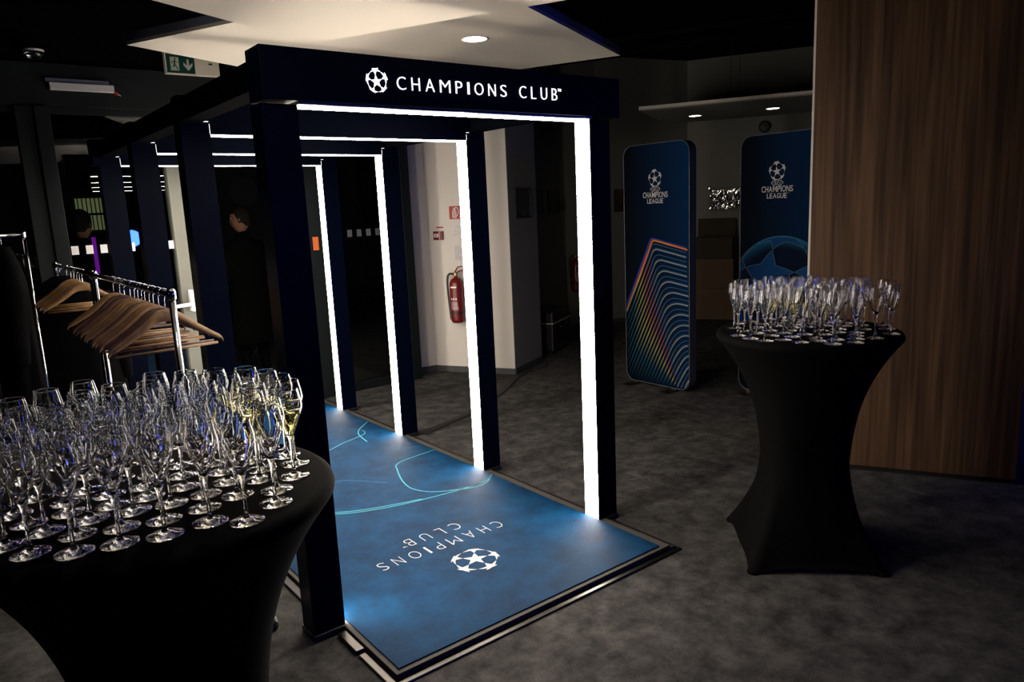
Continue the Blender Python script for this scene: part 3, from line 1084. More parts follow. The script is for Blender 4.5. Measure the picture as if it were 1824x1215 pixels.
BGK = (.0006, .002, .006)
NS = 34
for k in range(NS):
    t = k / (NS - 1) * 1.42
    cu = .325 + .40 * t; cv = 1.365 - 1.10 * t
    sl = 2.05 - .22 * t
    lu = -.02 if cv - sl * (cu + .02) > .0 else cu - (cv - .015) / sl
    lv = cv - sl * (cu - lu)
    ru = BW + .01 if cu < BW else cu + .02
    rv = cv - (ru - cu) * (.20 - .18 * t)
    rad = .035 + .20 * t
    pts = bent((cu, cv + .004), (lu, lv), (ru, rv), rad)
    if k == 0:
        stripe(pts, .017, lambda s, p: (.006, .028, .14))
        p2 = [v + Vector((.011, -.010, 0)) for v in pts]
        stripe(p2, .010, lambda s, p: (.22, .016, .03) if s < .55 else (.24, .03, .02))
        p3 = [v + Vector((.021, -.019, 0)) for v in pts]
        stripe(p3, .011, lambda s, p: mixc((.18, .20, .05), (.34, .12, .02), (p.y - .75) * 2.2))
        continue

    def cf(s, p, t=t):
        # bottom-left dark, through teal, yellow and red to pale blue lines on the right
        d = (p.x / BW) * 1.0 + (p.y - (1.365 - 1.02 * t)) * 0 
        h = s
        if h < .18: c = mixc(BGK, (.015, .10, .15), h / .18)
        elif h < .32: c = mixc((.015, .10, .15), (.36, .36, .10), (h - .18) / .14)
        elif h < .42: c = mixc((.36, .36, .10), (.36, .09, .07), (h - .32) / .10)
        elif h < .52: c = mixc((.36, .09, .07), (.10, .15, .24), (h - .42) / .10)
        elif h < .66: c = mixc((.10, .15, .24), (.34, .33, .22), (h - .52) / .14)
        else: c = (.24, .28, .30)
        return tuple(v * .50 for v in c)
    if k % 2:
        stripe(pts, .0085, lambda s, p: mixc(cf(s, p), (.016, .050, .095), (s - .45) * 6))
        continue
    stripe(pts, .0115, cf)
    for q_, w_, f_ in ((1.0, .007, 1.0),):
        p2 = [v + Vector((-.0075, .0125, 0)) * q_ for v in pts]
        stripe(p2, w_, lambda s, p, f_=f_: mixc(BGK, (.010 * f_, .036 * f_, .075 * f_), min(1, max(0, s - .25) * 1.9)))
st.build("printed_stripes", "ink_print", g1)

b2, g2 = banner("dark blue free-standing banner with a blue star ball, half hidden by the wood wall", 4.43, 1.152)
banner_logo(g2, .352)
bl = MB(); bl.c = []
RB = .50; CU, CV = .41, .87
disc = []
nr = 10; na = 48
bl.v.append((-.0006, -CU, CV)); bl.c.append((.001, .004, .013))
for r_ in range(1, nr + 1):
    for i in range(na):
        a = 2 * PI * i / na; f = r_ / nr
        u = CU + RB * f * math.cos(a); v = CV + RB * f * math.sin(a)
        bl.v.append((-.0006, -min(max(u, .006), BW - .006), v))
        rim = max(0, (f - .86) / .14) * max(0, math.sin(a)) ** 2
        bl.c.append(mixc((.0008, .003, .011), (.006, .075, .15), rim))
for i in range(na):
    j = (i + 1) % na
    bl.f.append((0, 1 + i, 1 + j))
    for r_ in range(nr - 1):
        bl.f.append((1 + r_ * na + i, 1 + r_ * na + j, 1 + (r_ + 1) * na + j, 1 + (r_ + 1) * na + i))
bl.build("printed_ball", "ink_print", g2)
bs = MB(); bs.c = []
for pl in star_ball((.62, .25), .5, .27):
    q = [(CU + x * RB * .985, CV + y * RB * .985) for x, y in pl]
    q = [(min(max(u, .006), BW - .006), v) for u, v in q]
    n0 = len(bs.v)
    bs.poly(q, lambda u, v, l: (-.0010, -u, v))
    for u, v in q:
        s = (u / BW)
        bs.c.append(mixc((.002, .012, .045), (.003, .030, .10), s))
    # pale seam along each star outline
    for i in range(len(q)):
        a = Vector((*q[i], 0)); b = Vector((*q[(i + 1) % len(q)], 0))
        if (b - a).length < 1e-4: continue
        d = (b - a).normalized(); s = Vector((-d.y, d.x, 0)) * .0022
        m0 = len(bs.v)
        for w_ in (a + s, a - s, b - s, b + s):
            bs.v.append((-.0014, -w_.x, w_.y)); bs.c.append((.035, .075, .09))
        bs.f.append((m0, m0 + 1, m0 + 2, m0 + 3))
bs.build("printed_stars", "ink_print", g2)

# ------------------------------------------------------------------ fire point on the column
uF = Vector((D_[0] - B_[0], D_[1] - B_[1], 0)).normalized()       # along the lit face, towards its outer corner
nF = Vector((uF.y, -uF.x, 0))                                      # out of the face
if nF.dot(Vector((-1, -1, 0))) < 0: nF = -nF
B3 = Vector((*B_, 0))


def onF(s, z, out=0.0):
    return B3 + uF * s + nF * out + Vector((0, 0, z))


def face_box(mb, s0, s1, z0, z1, o0, o1):
    n = len(mb.v)
    for o_ in (o0, o1):
        for s_, z_ in ((s0, z0), (s1, z0), (s1, z1), (s0, z1)):
            mb.v.append(tuple(onF(s_, z_, o_)))
    mb.f += [tuple(n + i for i in q) for q in ((0, 1, 2, 3), (4, 5, 6, 7), (0, 1, 5, 4), (1, 2, 6, 5), (2, 3, 7, 6), (3, 0, 4, 7))]
    return mb


sg = thing("fire_extinguisher_sign", "red square fire extinguisher sign on the white column", "sign")
pl_ = face_box(MB(), .277, .415, 1.635, 1.768, .001, .005).build("plate", "red_sign", sg)
ic = MB()
def fpoly(mb, pts, s0, z0, sc, out):
    mb.poly([(x, y) for x, y in pts], lambda x, y, l: tuple(onF(s0 + x * sc, z0 + y * sc, out)))
fpoly(ic, [(.25, .08), (.62, .08), (.62, .60), (.53, .70), (.34, .70), (.25, .60)], .277, 1.635, .135, .0056)
fpoly(ic, [(.37, .70), (.50, .70), (.50, .78), (.37, .78)], .277, 1.635, .135, .0056)
fpoly(ic, [(.28, .80), (.62, .92), (.64, .86), (.40, .78)], .277, 1.635, .135, .0056)
hs = [(.50, .80), (.66, .86), (.78, .74), (.80, .55), (.74, .36), (.66, .24)]
hp = spline(hs, 5)
for i in range(len(hp) - 1):
    a, b = hp[i], hp[i + 1]; d = (b - a).normalized(); s_ = Vector((-d.y, d.x, 0)) * .03
    fpoly(ic, [((a + s_).x, (a + s_).y), ((a - s_).x, (a - s_).y), ((b - s_).x, (b - s_).y), ((b + s_).x, (b + s_).y)], .277, 1.635, .135, .0056)
ic.build("pictogram", "paper", pl_)
kk = MB()
for q in range(5):
    face_box(kk, .318, .352, 1.655 + q * .014, 1.661 + q * .014, .0056, .0062)
kk.build("pictogram_lines", "red_sign", pl_)

nt_ = thing("notice_sheet", "white printed notice sheets under the red extinguisher sign", "notice")
for z0, z1 in ((1.40, 1.622), (1.17, 1.395)):
    s_ = face_box(MB(), .285, .445, z0, z1, .001, .003).build("paper_sheet", "paper", nt_)
    l_ = MB()
    if z0 > 1.3:
        for q in range(22):
            a_ = .312 + random.random() * .11; b_ = z0 + .05 + random.random() * .11
            face_box(l_, a_, a_ + random.uniform(.006, .028), b_, b_ + .0025, .003, .0034)
            face_box(l_, a_, a_ + .0025, b_, b_ + random.uniform(.006, .03), .003, .0034)
    else:
        for q in range(13):
            face_box(l_, .315, .315 + random.uniform(.05, .09), z0 + .04 + q * .012, z0 + .0455 + q * .012, .003, .0034)
    l_.build("printed_lines", "ink_grey", s_)

al = thing("fire_alarm_button", "small red fire alarm call point on the white column", "alarm")
face_box(MB(), .085, .195, 1.425, 1.515, .001, .035).build("housing", "red_paint", al, bevel=.004)
face_box(MB(), .095, .150, 1.452, 1.49, .035, .037).build("button_plate", "paper", al)
face_box(MB(), .118, .128, 1.464, 1.478, .037, .039).build("button", "black_plastic", al)
face_box(MB(), .157, .163, 1.428, 1.512, .035, .036).build("stripe", "paper", al)
tag(face_box(MB(), .115, .195, 1.548, 1.562, .001, .004).build("alarm_strip", "red_sign"), "thin red strip above the alarm call point", "sign")


def extinguisher(name, label, base, hdir, back, h=.40, r=.068, dark=False):
    """base: bottom centre of the bottle; hdir: sideways direction of hose; back: direction into the wall"""
    t = thing(name, label, "fire extinguisher", tuple(base))
    MB().lathe([(.001, .0), (r * .8, .0), (r * .98, .02), (r, .04), (r, h - .05), (r * .93, h - .015), (r * .70, h + .015), (r * .34, h + .035), (.018, h + .042), (.018, h + .06)], 28).build("cylinder_body", "red_paint", t, smooth=True)
    vb = MB().lathe([(.019, h + .055), (.021, h + .062), (.021, h + .085), (.012, h + .092), (.001, h + .093)], 16).build("valve", "brass", t, smooth=True)
    hd = hdir
    MB().tube([Vector((0, 0, h + .08)), -hd * .05 + Vector((0, 0, h + .105)), -hd * .13 + Vector((0, 0, h + .118))], [.008, .008, .006], 8).build("carry_handle", "red_paint", t, smooth=True)
    MB().tube([hd * .01 + Vector((0, 0, h + .088)), -hd * .03 + Vector((0, 0, h + .145)), -hd * .11 + Vector((0, 0, h + .155))], [.007, .007, .005], 8).build("squeeze_lever", "red_paint", t, smooth=True)
    hp = spline([tuple(hd * .02 + Vector((0, 0, h + .072))), tuple(hd * .075 + Vector((0, 0, h + .072))), tuple(hd * .10 + Vector((0, 0, h + .02))), tuple(hd * .10 + Vector((0, 0, h - .12))), tuple(hd * .088 + Vector((0, 0, .14))), tuple(hd * .082 + Vector((0, 0, .06)))], 6)
    ho = MB().tube([tuple(v) for v in hp], .011, 10).build("hose", "black_plastic", t, smooth=True)
    MB().tube([tuple(hd * .082 + Vector((0, 0, .065))), tuple(hd * .080 + Vector((0, 0, .028)))], [.013, .009], 10).build("nozzle", "black_plastic", ho, smooth=True)
    MB().lathe([(r + .0015, .10), (r + .0025, .104), (r + .0025, .118), (r + .0015, .122)], 28).build("strap", "black_plastic", t, smooth=True)
    lab = MB()
    fa = math.atan2(-back.y, -back.x)
    for z0, z1, w_, mt in ((h - .075, h - .062, .42, "paper"),):
        pass
    def curved(mb, a0, a1, z0, z1, rr):
        n = len(mb.v); k = 6
        for i in range(k + 1):
            a = fa + a0 + (a1 - a0) * i / k
            mb.v += [(rr * math.cos(a), rr * math.sin(a), z0), (rr * math.cos(a), rr * math.sin(a), z1)]
        for i in range(k):
            mb.f.append((n + 2 * i, n + 2 * i + 2, n + 2 * i + 3, n + 2 * i + 1))
    curved(lab, -.55, .45, h - .068, h - .052, r + .0012)
    for q in range(7):
        curved(lab, -.6 + random.random() * .2, .4 + random.random() * .3, .145 + q * .012, .1485 + q * .012, r + .0012)
    for q in range(3):
        curved(lab, -.42 + q * .34, -.26 + q * .34, .245, .268, r + .0012)
    lab.build("label_print", "white_print", t)
    br = back * r
    MB().box((br.x - .02, br.y - .02, .2), (br.x + .02, br.y + .02, .26)).build("wall_bracket", "black_plastic", t)
    return t


eb = onF(.345, .556, .075)
extinguisher("fire_extinguisher", "red fire extinguisher hung on the bright white column", eb, -uF, -nF, h=.44, r=.073)
uR = Vector((7.87 - 5.787, 4.45 - 4.907, 0)).normalized(); nR = Vector((uR.y, -uR.x, 0))
e2 = Vector((5.787, 4.907, 0)) + uR * .10 + nR * .085 + Vector((0, 0, .53))
extinguisher("fire_extinguisher", "dim fire extinguisher hung on the dark rear wall", e2, -uR, -nR, h=.42, r=.073)

# ------------------------------------------------------------------ pictures, case, boxes in the dim corner
def picture(p, along, normal, w, h, z, mat, label, depth=.018):
    t = thing("framed_picture", label, "picture", (p[0], p[1], z))
    def bx(mb, a0, a1, z0, z1, o0, o1):
        n = len(mb.v)
        for o_ in (o0, o1):
            for s_, z_ in ((a0, z0), (a1, z0), (a1, z1), (a0, z1)):
                q = along * s_ + normal * o_
                mb.v.append((q.x, q.y, z_))
        mb.f += [tuple(n + i for i in q) for q in ((0, 1, 2, 3), (4, 5, 6, 7), (0, 1, 5, 4), (1, 2, 6, 5), (2, 3, 7, 6), (3, 0, 4, 7))]
        return mb
    f = MB()
    e = .014
    bx(f, -w / 2, w / 2, 0, e, .001, depth); bx(f, -w / 2, w / 2, h - e, h, .001, depth)
    bx(f, -w / 2, -w / 2 + e, e, h - e, .001, depth); bx(f, w / 2 - e, w / 2, e, h - e, .001, depth)
    f.build("frame", "black_plastic", t)
    bx(MB(), -w / 2 + e, w / 2 - e, e, h - e, .001, depth * .6).build("print", mat, t)
    return t


uD = Vector((E_[0] - D_[0], E_[1] - D_[1], 0)).normalized(); nD = Vector((uD.y, -uD.x, 0))
c_ = Vector((*D_, 0)) + uD * .345
picture((c_.x, c_.y), uD, nD, .385, .308, 1.615, "picture_dark", "dark picture on the shaded side of the column")
uG = Vector((5.787 - 4.35, 4.907 - 4.115, 0)).normalized(); nG = Vector((uG.y, -uG.x, 0))
for (x, w_, h_, z_, lab) in ((4.90, .26, .30, 1.63, "dark picture half hidden behind the column's edge"), (5.375, .40, .295, 1.63, "dark picture in the middle of the dim gallery wall"), (5.70, .13, .14, 1.66, "tiny dark picture beside the wall corner")):
    p_ = Vector((4.35, 4.115, 0)) + uG * ((x - 4.35) / uG.x)
    picture((p_.x, p_.y), uG, nG, w_, h_, z_, "picture_warm" if w_ < .2 else "picture_dark", lab)
p_ = Vector((5.787, 4.907, 0)) + uR * 1.02
picture((p_.x, p_.y), uR, nR, .42, .31, 1.60, "picture_warm", "orange-tinted landscape picture between arch post and striped banner")

cs = thing("equipment_case", "black equipment case standing on the floor behind the column", "case", (4.62, 4.02, 0), math.radians(28.9))
MB().box((-.32, -.20, .03), (.32, .20, .50)).build("case_body", "black_plastic", cs, bevel=.02)
MB().box((-.325, -.205, .36), (.325, .205, .372)).build("lid_seam", "silver_grey", cs)
MB().tube([(-.1, -.215, .30), (-.1, -.24, .30), (.1, -.24, .30), (.1, -.215, .30)], .008, 8).build("handle", "black_plastic", cs)
for sx in (-.26, .26):
    for sy in (-.14, .14):
        MB().lathe([(.001, .001), (.03, .001), (.03, .035), (.001, .035)], 12).build("foot", "black_rubber", cs, loc=(sx, sy, 0))

gz = math.atan2(GA.y, GA.x)


def carton(name, label, loc, dx, dy, dz, mat, openlid=False):
    t = thing(name, label, "box", loc, gz)
    MB().box((-dx / 2, -dy / 2, 0), (dx / 2, dy / 2, dz)).build("box_body", mat, t, bevel=.004)
    MB().box((-dx / 2 - .001, -.03, dz - .06), (dx / 2 + .001, .03, dz + .001)).build("tape", "dark_cardboard" if mat == "cardboard" else "cardboard", t)
    if openlid:
        n = MB()
        n.v = [(-dx / 2, dy / 2, dz), (dx / 2, dy / 2, dz), (dx / 2, dy / 2 + .03, dz + .26), (-dx / 2, dy / 2 + .03, dz + .26), (-dx / 2, dy / 2 + .008, dz), (dx / 2, dy / 2 + .008, dz), (dx / 2, dy / 2 + .038, dz + .26), (-dx / 2, dy / 2 + .038, dz + .26)]
        n.f = [(0, 1, 2, 3), (4, 5, 6, 7), (0, 1, 5, 4), (1, 2, 6, 5), (2, 3, 7, 6), (3, 0, 4, 7)]
        n.build("lid_flap", mat, t)
    return t


bc = w3 + GA * .42 - GB * .30
carton("cardboard_box", "brown cardboard box at the bottom of the stack between the banners", (bc.x, bc.y, 0), .62, .46, .45, "cardboard")
carton("cardboard_box", "brown cardboard box in the middle of the stack between the banners", (bc.x, bc.y, .452), .62, .46, .42, "cardboard")
b2c = bc + GA * .02
carton("dark_box", "dark open box on top of the stack between the banners", (b2c.x, b2c.y, .874), .54, .40, .30, "dark_cardboard", True)

fb = thing("foil_panel", "crinkled shiny silver foil panel on the grey wall between the banners", "foil", tuple(w3 + GA * .56 - GB * .02 + Vector((0, 0, 1.71))), gz)
fm = MB(); NX, NZ = 26, 14
for j in range(NZ + 1):
    for i in range(NX + 1):
        a = i / NX - .5; b = j / NZ - .5
        e = (max(0, 1 - (abs(a) * 2) ** 10) * max(0, 1 - (abs(b) * 2) ** 10)) ** .5
        fm.v.append((a * .50, -.002 - e * (.04 + .014 * math.sin(a * 27 + 1.4 * math.sin(b * 6)) + .008 * math.sin(a * 55 + b * 11) + random.uniform(-.0035, .0035)), b * .34))
for j in range(NZ):
    for i in range(NX):
        q = j * (NX + 1) + i
        fm.f.append((q, q + 1, q + NX + 2, q + NX + 1))
fm.build("foil_sheet", "foil", fb)
MB().box((-.24, -.002, -.16), (.24, .018, .16)).build("backing", "silver_grey", fb)

cp_ = w3 + GA * 1.08 - GB * .002
cm = thing("wall_speaker", "small dark round speaker on the wall above the ball banner", "speaker", (cp_.x, cp_.y, 2.69), gz)
o = MB().lathe([(.001, 0), (.080, 0), (.082, .02), (.070, .035), (.001, .035)], 28).build("speaker_ring", "black_satin", cm, smooth=True); o.rotation_euler = (PI / 2, 0, 0)
o = MB().lathe([(.060, .0352), (.035, .040), (.018, .048), (.001, .050)], 20).build("speaker_cone", "skirting", cm, smooth=True); o.rotation_euler = (PI / 2, 0, 0)

# ------------------------------------------------------------------ exit sign, door closer, push bar
ex = thing("exit_sign", "green emergency exit sign with running figure and arrow above the glass door", "sign", (.53, 3.78, 2.905))
MB().box((0, 0, 0), (.42, .06, .19)).build("housing", "housing_cream", ex, bevel=.004)
MB().box((-.004, -.012, -.008), (.228, 0, .004)).build("lower_trim", "housing_cream", ex)
MB().box((-.004, -.012, .0), (.005, 0, .165)).build("side_trim", "silver_grey", ex)
gp = MB().box((.006, -.009, .006), (.222, 0, .142)).build("green_panel", "green_sign", ex)
si = MB()
xp = lambda x, y, l: (.006 + x * .216, -.0097, .006 + y * .136)
for pl in ([(.14, .12), (.44, .12), (.44, .88), (.14, .88)],):
    si.poly(pl, xp)
si.poly([(.76, .14), (.92, .45), (.92, .62), (.80, .44), (.80, .80), (.72, .80), (.72, .44), (.60, .62), (.60, .45)], xp)
si.build("pictogram", "sign_pale", gp)
mn = MB()
xq = lambda x, y, l: (.006 + x * .216, -.0103, .006 + y * .136)
def limb(mb, a, b, w_):
    a = Vector((*a, 0)); b = Vector((*b, 0)); d = (b - a).normalized(); s_ = Vector((-d.y, d.x * .6, 0)) * w_
    mb.poly([((a + s_).x, (a + s_).y), ((a - s_).x, (a - s_).y), ((b - s_).x, (b - s_).y), ((b + s_).x, (b + s_).y)], xq)
mn.poly([(.315 + .032 * math.cos(a * PI / 6), .78 + .05 * math.sin(a * PI / 6)) for a in range(12)], xq)
limb(mn, (.29, .70), (.28, .45), .030); limb(mn, (.29, .68), (.38, .58), .016); limb(mn, (.38, .58), (.43, .60), .014)
limb(mn, (.28, .68), (.20, .62), .015); limb(mn, (.20, .62), (.19, .50), .014)
limb(mn, (.285, .46), (.35, .32), .022); limb(mn, (.35, .32), (.41, .15), .018)
limb(mn, (.275, .46), (.245, .32), .022); limb(mn, (.245, .32), (.15, .31), .018)
mn.build("running_figure", "green_sign", gp)
MB().box((.335, -.002, .085), (.365, 0, .098)).build("test_button", "black_plastic", ex)

dc = thing("door_closer", "silver door closer box with red cable end on the dark door frame", "door closer", (-.288, 3.80, 2.735))
MB().box((0, 0, 0), (.43, .038, .055)).build("closer_body", "silver_grey", dc, bevel=.004)
MB().box((-.02, .015, .055), (.40, .038, .085)).build("mounting_plate", "panel_edge_dark", dc)
MB().tube([(.43, .012, .04), (.455, .008, .03), (.475, 0, .0)], .003, 6).build("cable", "black_plastic", dc)
MB().tube([(.43, .01, .005), (.452, .006, -.010)], .012, 10).build("red_plug", "red_sign", dc)
MB().tube([(.452, .006, -.010), (.472, .003, -.022)], .004, 8).build("plug_tip", "paper", dc)

pb = thing("push_bar", "white push bar handle on the grey door post", "handle", (.50, 3.80, 1.04))
MB().tube([(-.21, -.04, 0), (.02, -.04, .012)], .016, 10).build("bar", "sticker_white", pb, smooth=True)
MB().box((.0, -.06, -.05), (.035, .03, .13)).build("bracket", "sticker_white", pb, bevel=.008)

tag(MB().box((1.645, 3.826, 1.417), (1.70, 3.829, 1.54)).build("warning_sticker", "orange_sticker"), "orange sticker on the dark door post behind the far arch", "sticker")
dm = thing("ceiling_lamp_dome", "unlit clear glass lamp dome high on the dark wall", "lamp", (-.357, 3.80, 2.99))
MB().lathe([(.001, -.05), (.04, -.045), (.06, -.02), (.065, 0), (.001, 0.001)], 20).build("glass_dome", "lamp_dome_glass", dm, smooth=True)
MB().lathe([(.068, 0), (.068, .015), (.001, .015)], 20).build("base", "silver_grey", dm)

# ------------------------------------------------------------------ coat racks and hangers
def rack(name, label, x, y0, y1, z, foot=.24, rz=0.0):
    t = thing(name, label, "coat rack", (x, (y0 + y1) / 2, 0), rz)
    h = (y1 - y0) / 2
    r = .0125
    MB().tube([(0, -h, z), (0, h, z)], r, 14).build("hanging_rail", "chrome", t, smooth=True)
    for s in (-1, 1):
        MB().tube([(0, s * h, .09), (0, s * h, z)], r, 14).build("upright", "chrome", t, smooth=True)
        MB().lathe([(.001, z + .022), (.012, z + .021), (.017, z + .014), (.017, z - .016), (.0135, z - .02)], 14).build("corner_joint", "chrome", t, smooth=True, loc=(0, s * h, 0))
        MB().tube([(-foot, s * h, .085), (foot, s * h, .085)], r, 10).build("foot_tube", "chrome", t, smooth=True)
        for q in (-1, 1):
            ca = MB().tube([(q * foot, s * h, .085), (q * foot, s * h, .055)], .007, 8).build("caster", "chrome", t, smooth=True)
            MB().tube([(q * foot - .012, s * h, .0275), (q * foot + .012, s * h, .0275)], .027, 16).build("wheel", "black_plastic", ca, smooth=True)
    MB().tube([(0, -h, .16), (0, h, .16)], .009, 10).build("lower_tube", "chrome", t, smooth=True)
    return t


RX = -.468; RZ = 1.47
rack("coat_rack", "chrome clothes rack full of wooden hangers behind the near table", RX, .22, 1.85, RZ)
rack("coat_rack", "second chrome clothes rack in line behind the hanger-filled one", RX, 1.95, 3.45, RZ)


def hanger_meshes():
    """wooden suit hanger in the XZ plane, hook centre at the origin"""
    top = spline([(-.218, -.215), (-.205, -.196), (-.17, -.172), (-.10, -.122), (-.045, -.078), (0, -.066), (.045, -.078), (.10, -.122), (.17, -.172), (.205, -.196), (.218, -.215)], 4)
    n = MB()
    th = .0075
    L = len(top)
    for i, p in enumerate(top):
        f = abs(p.x) / .218
        hgt_ = .030 * (1 - f) ** .8 + .017 * (1 if f < .92 else .8)
        dy = .02 * f * f
        for (oy, oz) in ((-th, 0), (th, 0), (th, -hgt_), (-th, -hgt_)):
            n.v.append((p.x, dy + oy * (1 - .3 * f), p.y + oz))
    for i in range(L - 1):
        a = 4 * i; b = a + 4
        for k in range(4):
            j = (k + 1) % 4
            n.f.append((a + k, a + j, b + j, b + k))
    n.f += [(0, 1, 2, 3), (4 * L - 4, 4 * L - 3, 4 * L - 2, 4 * L - 1)]
    arm = n
    bar = MB().tube([(-.195, .016, -.228), (.195, .016, -.228)], .0055, 8)
    hk = [(0, 0, -.072), (0, 0, -.035)]
    pts = [(0, 0, -.075), (0, 0, -.040)] + [(.0185 * math.cos(a), 0, -.0015 + .0185 * math.sin(a)) for a in [math.radians(v) for v in (-85, -45, -5, 35, 75, 115, 155, 190)]]
    hook = MB().tube(pts, .0018, 6)
    return arm, bar, hook


arm, bar, hook = hanger_meshes()


def mesh_of(mb, name, mat):
    o = mb.build(name, mat, smooth=True)
    me = o.data; bpy.data.objects.remove(o); return me


HM = {m_: (mesh_of(arm, "shoulder_arm", m_), mesh_of(bar, "trouser_bar", m_)) for m_ in ("hanger_wood", "hanger_dark_wood")}
HK = mesh_of(hook, "hook", "chrome")


def hanger(y, label, mat, group, tilt=0.0, x=RX, z=RZ):
    t = thing("coat_hanger", label, "hanger", (x, y, z), tilt, group)
    for n, me in (("shoulder_arm", HM[mat][0]), ("trouser_bar", HM[mat][1]), ("hook", HK)):
        o = bpy.data.objects.new(n, me); C.objects.link(o); o.parent = t
    return t


ys = [.345, .44, .53, .60, .68, .74, .81, .88, .97, 1.10, 1.20, 1.36]
for i, y in enumerate(ys):
    hanger(y, f"wooden hanger, {ORD[i]} from the near end of the front rack", "hanger_wood" if i not in (1, 5, 9, 10) else "hanger_dark_wood", "hangers on the front rack", (.10, -.05, .12, -.12, .04, .15, -.08, .06, -.14, .02, .10, -.06)[i])
for i, y in enumerate((2.30, 2.40, 2.50, 2.62, 2.74)):
    hanger(y, f"wooden hanger, {ORD[i]} from the near end of the second rack", "hanger_wood", "hangers on the second rack", random.uniform(-.12, .12))


def coat(label, x, y, z, rz, mat="coat_black", w=.23, h=.95):
    t = thing("hanging_coat", label, "coat", (x, y, z), rz)
    n = MB(); seg = 28; rows = 16
    for k in range(rows + 1):
        f = k / rows
        zz = -.07 - f * h
        sx = (.05 + (w - .05) * min(1, f / .16) ** .6) * (1 + .10 * f)
        sy = (.045 + .05 * min(1, f / .2)) * (1 + .25 * f)
        for i in range(seg):
            a = 2 * PI * i / seg
            wob = 1 + .10 * f * math.sin(5 * a + 1.3) + .05 * f * math.sin(9 * a)
            n.v.append((sx * wob * math.cos(a), sy * wob * math.sin(a), zz))
    for k in range(rows):
        for i in range(seg):
            j = (i + 1) % seg
            n.f.append((k * seg + i, k * seg + j, (k + 1) * seg + j, (k + 1) * seg + i))
    n.f.append(tuple(range(seg)))
    n.build("coat_body", mat, t, smooth=True)
    for s in (-1, 1):
        MB().tube([(s * (w - .05), 0, -.19), (s * (w + .015), .01, -.36), (s * (w + .03), .02, -.60), (s * (w + .03), .03, -.78)], [.055, .065, .058, .05], 12).build("sleeve", mat, t, smooth=True)
    o = bpy.data.objects.new("hook", HK); C.objects.link(o); o.parent = t
    return t


coat("black coat hanging at the far end of the second rack", RX, 3.25, RZ, .1)
coat("black coat hanging just behind the second rack's hangers", RX, 2.92, RZ, -.08)
rack("coat_rack", "taller chrome rack with a dark coat at the photo's edge", -1.20, 2.33, 3.37, 1.70, .2, PI / 2)
coat("dark coat hanging nearest on the tall rack at the photo's edge", -.80, 2.85, 1.70, PI / 2 + .05, h=1.05)
coat("dark coat hanging further in on the tall rack at the photo's edge", -1.10, 2.85, 1.70, PI / 2 - .1, h=1.05)

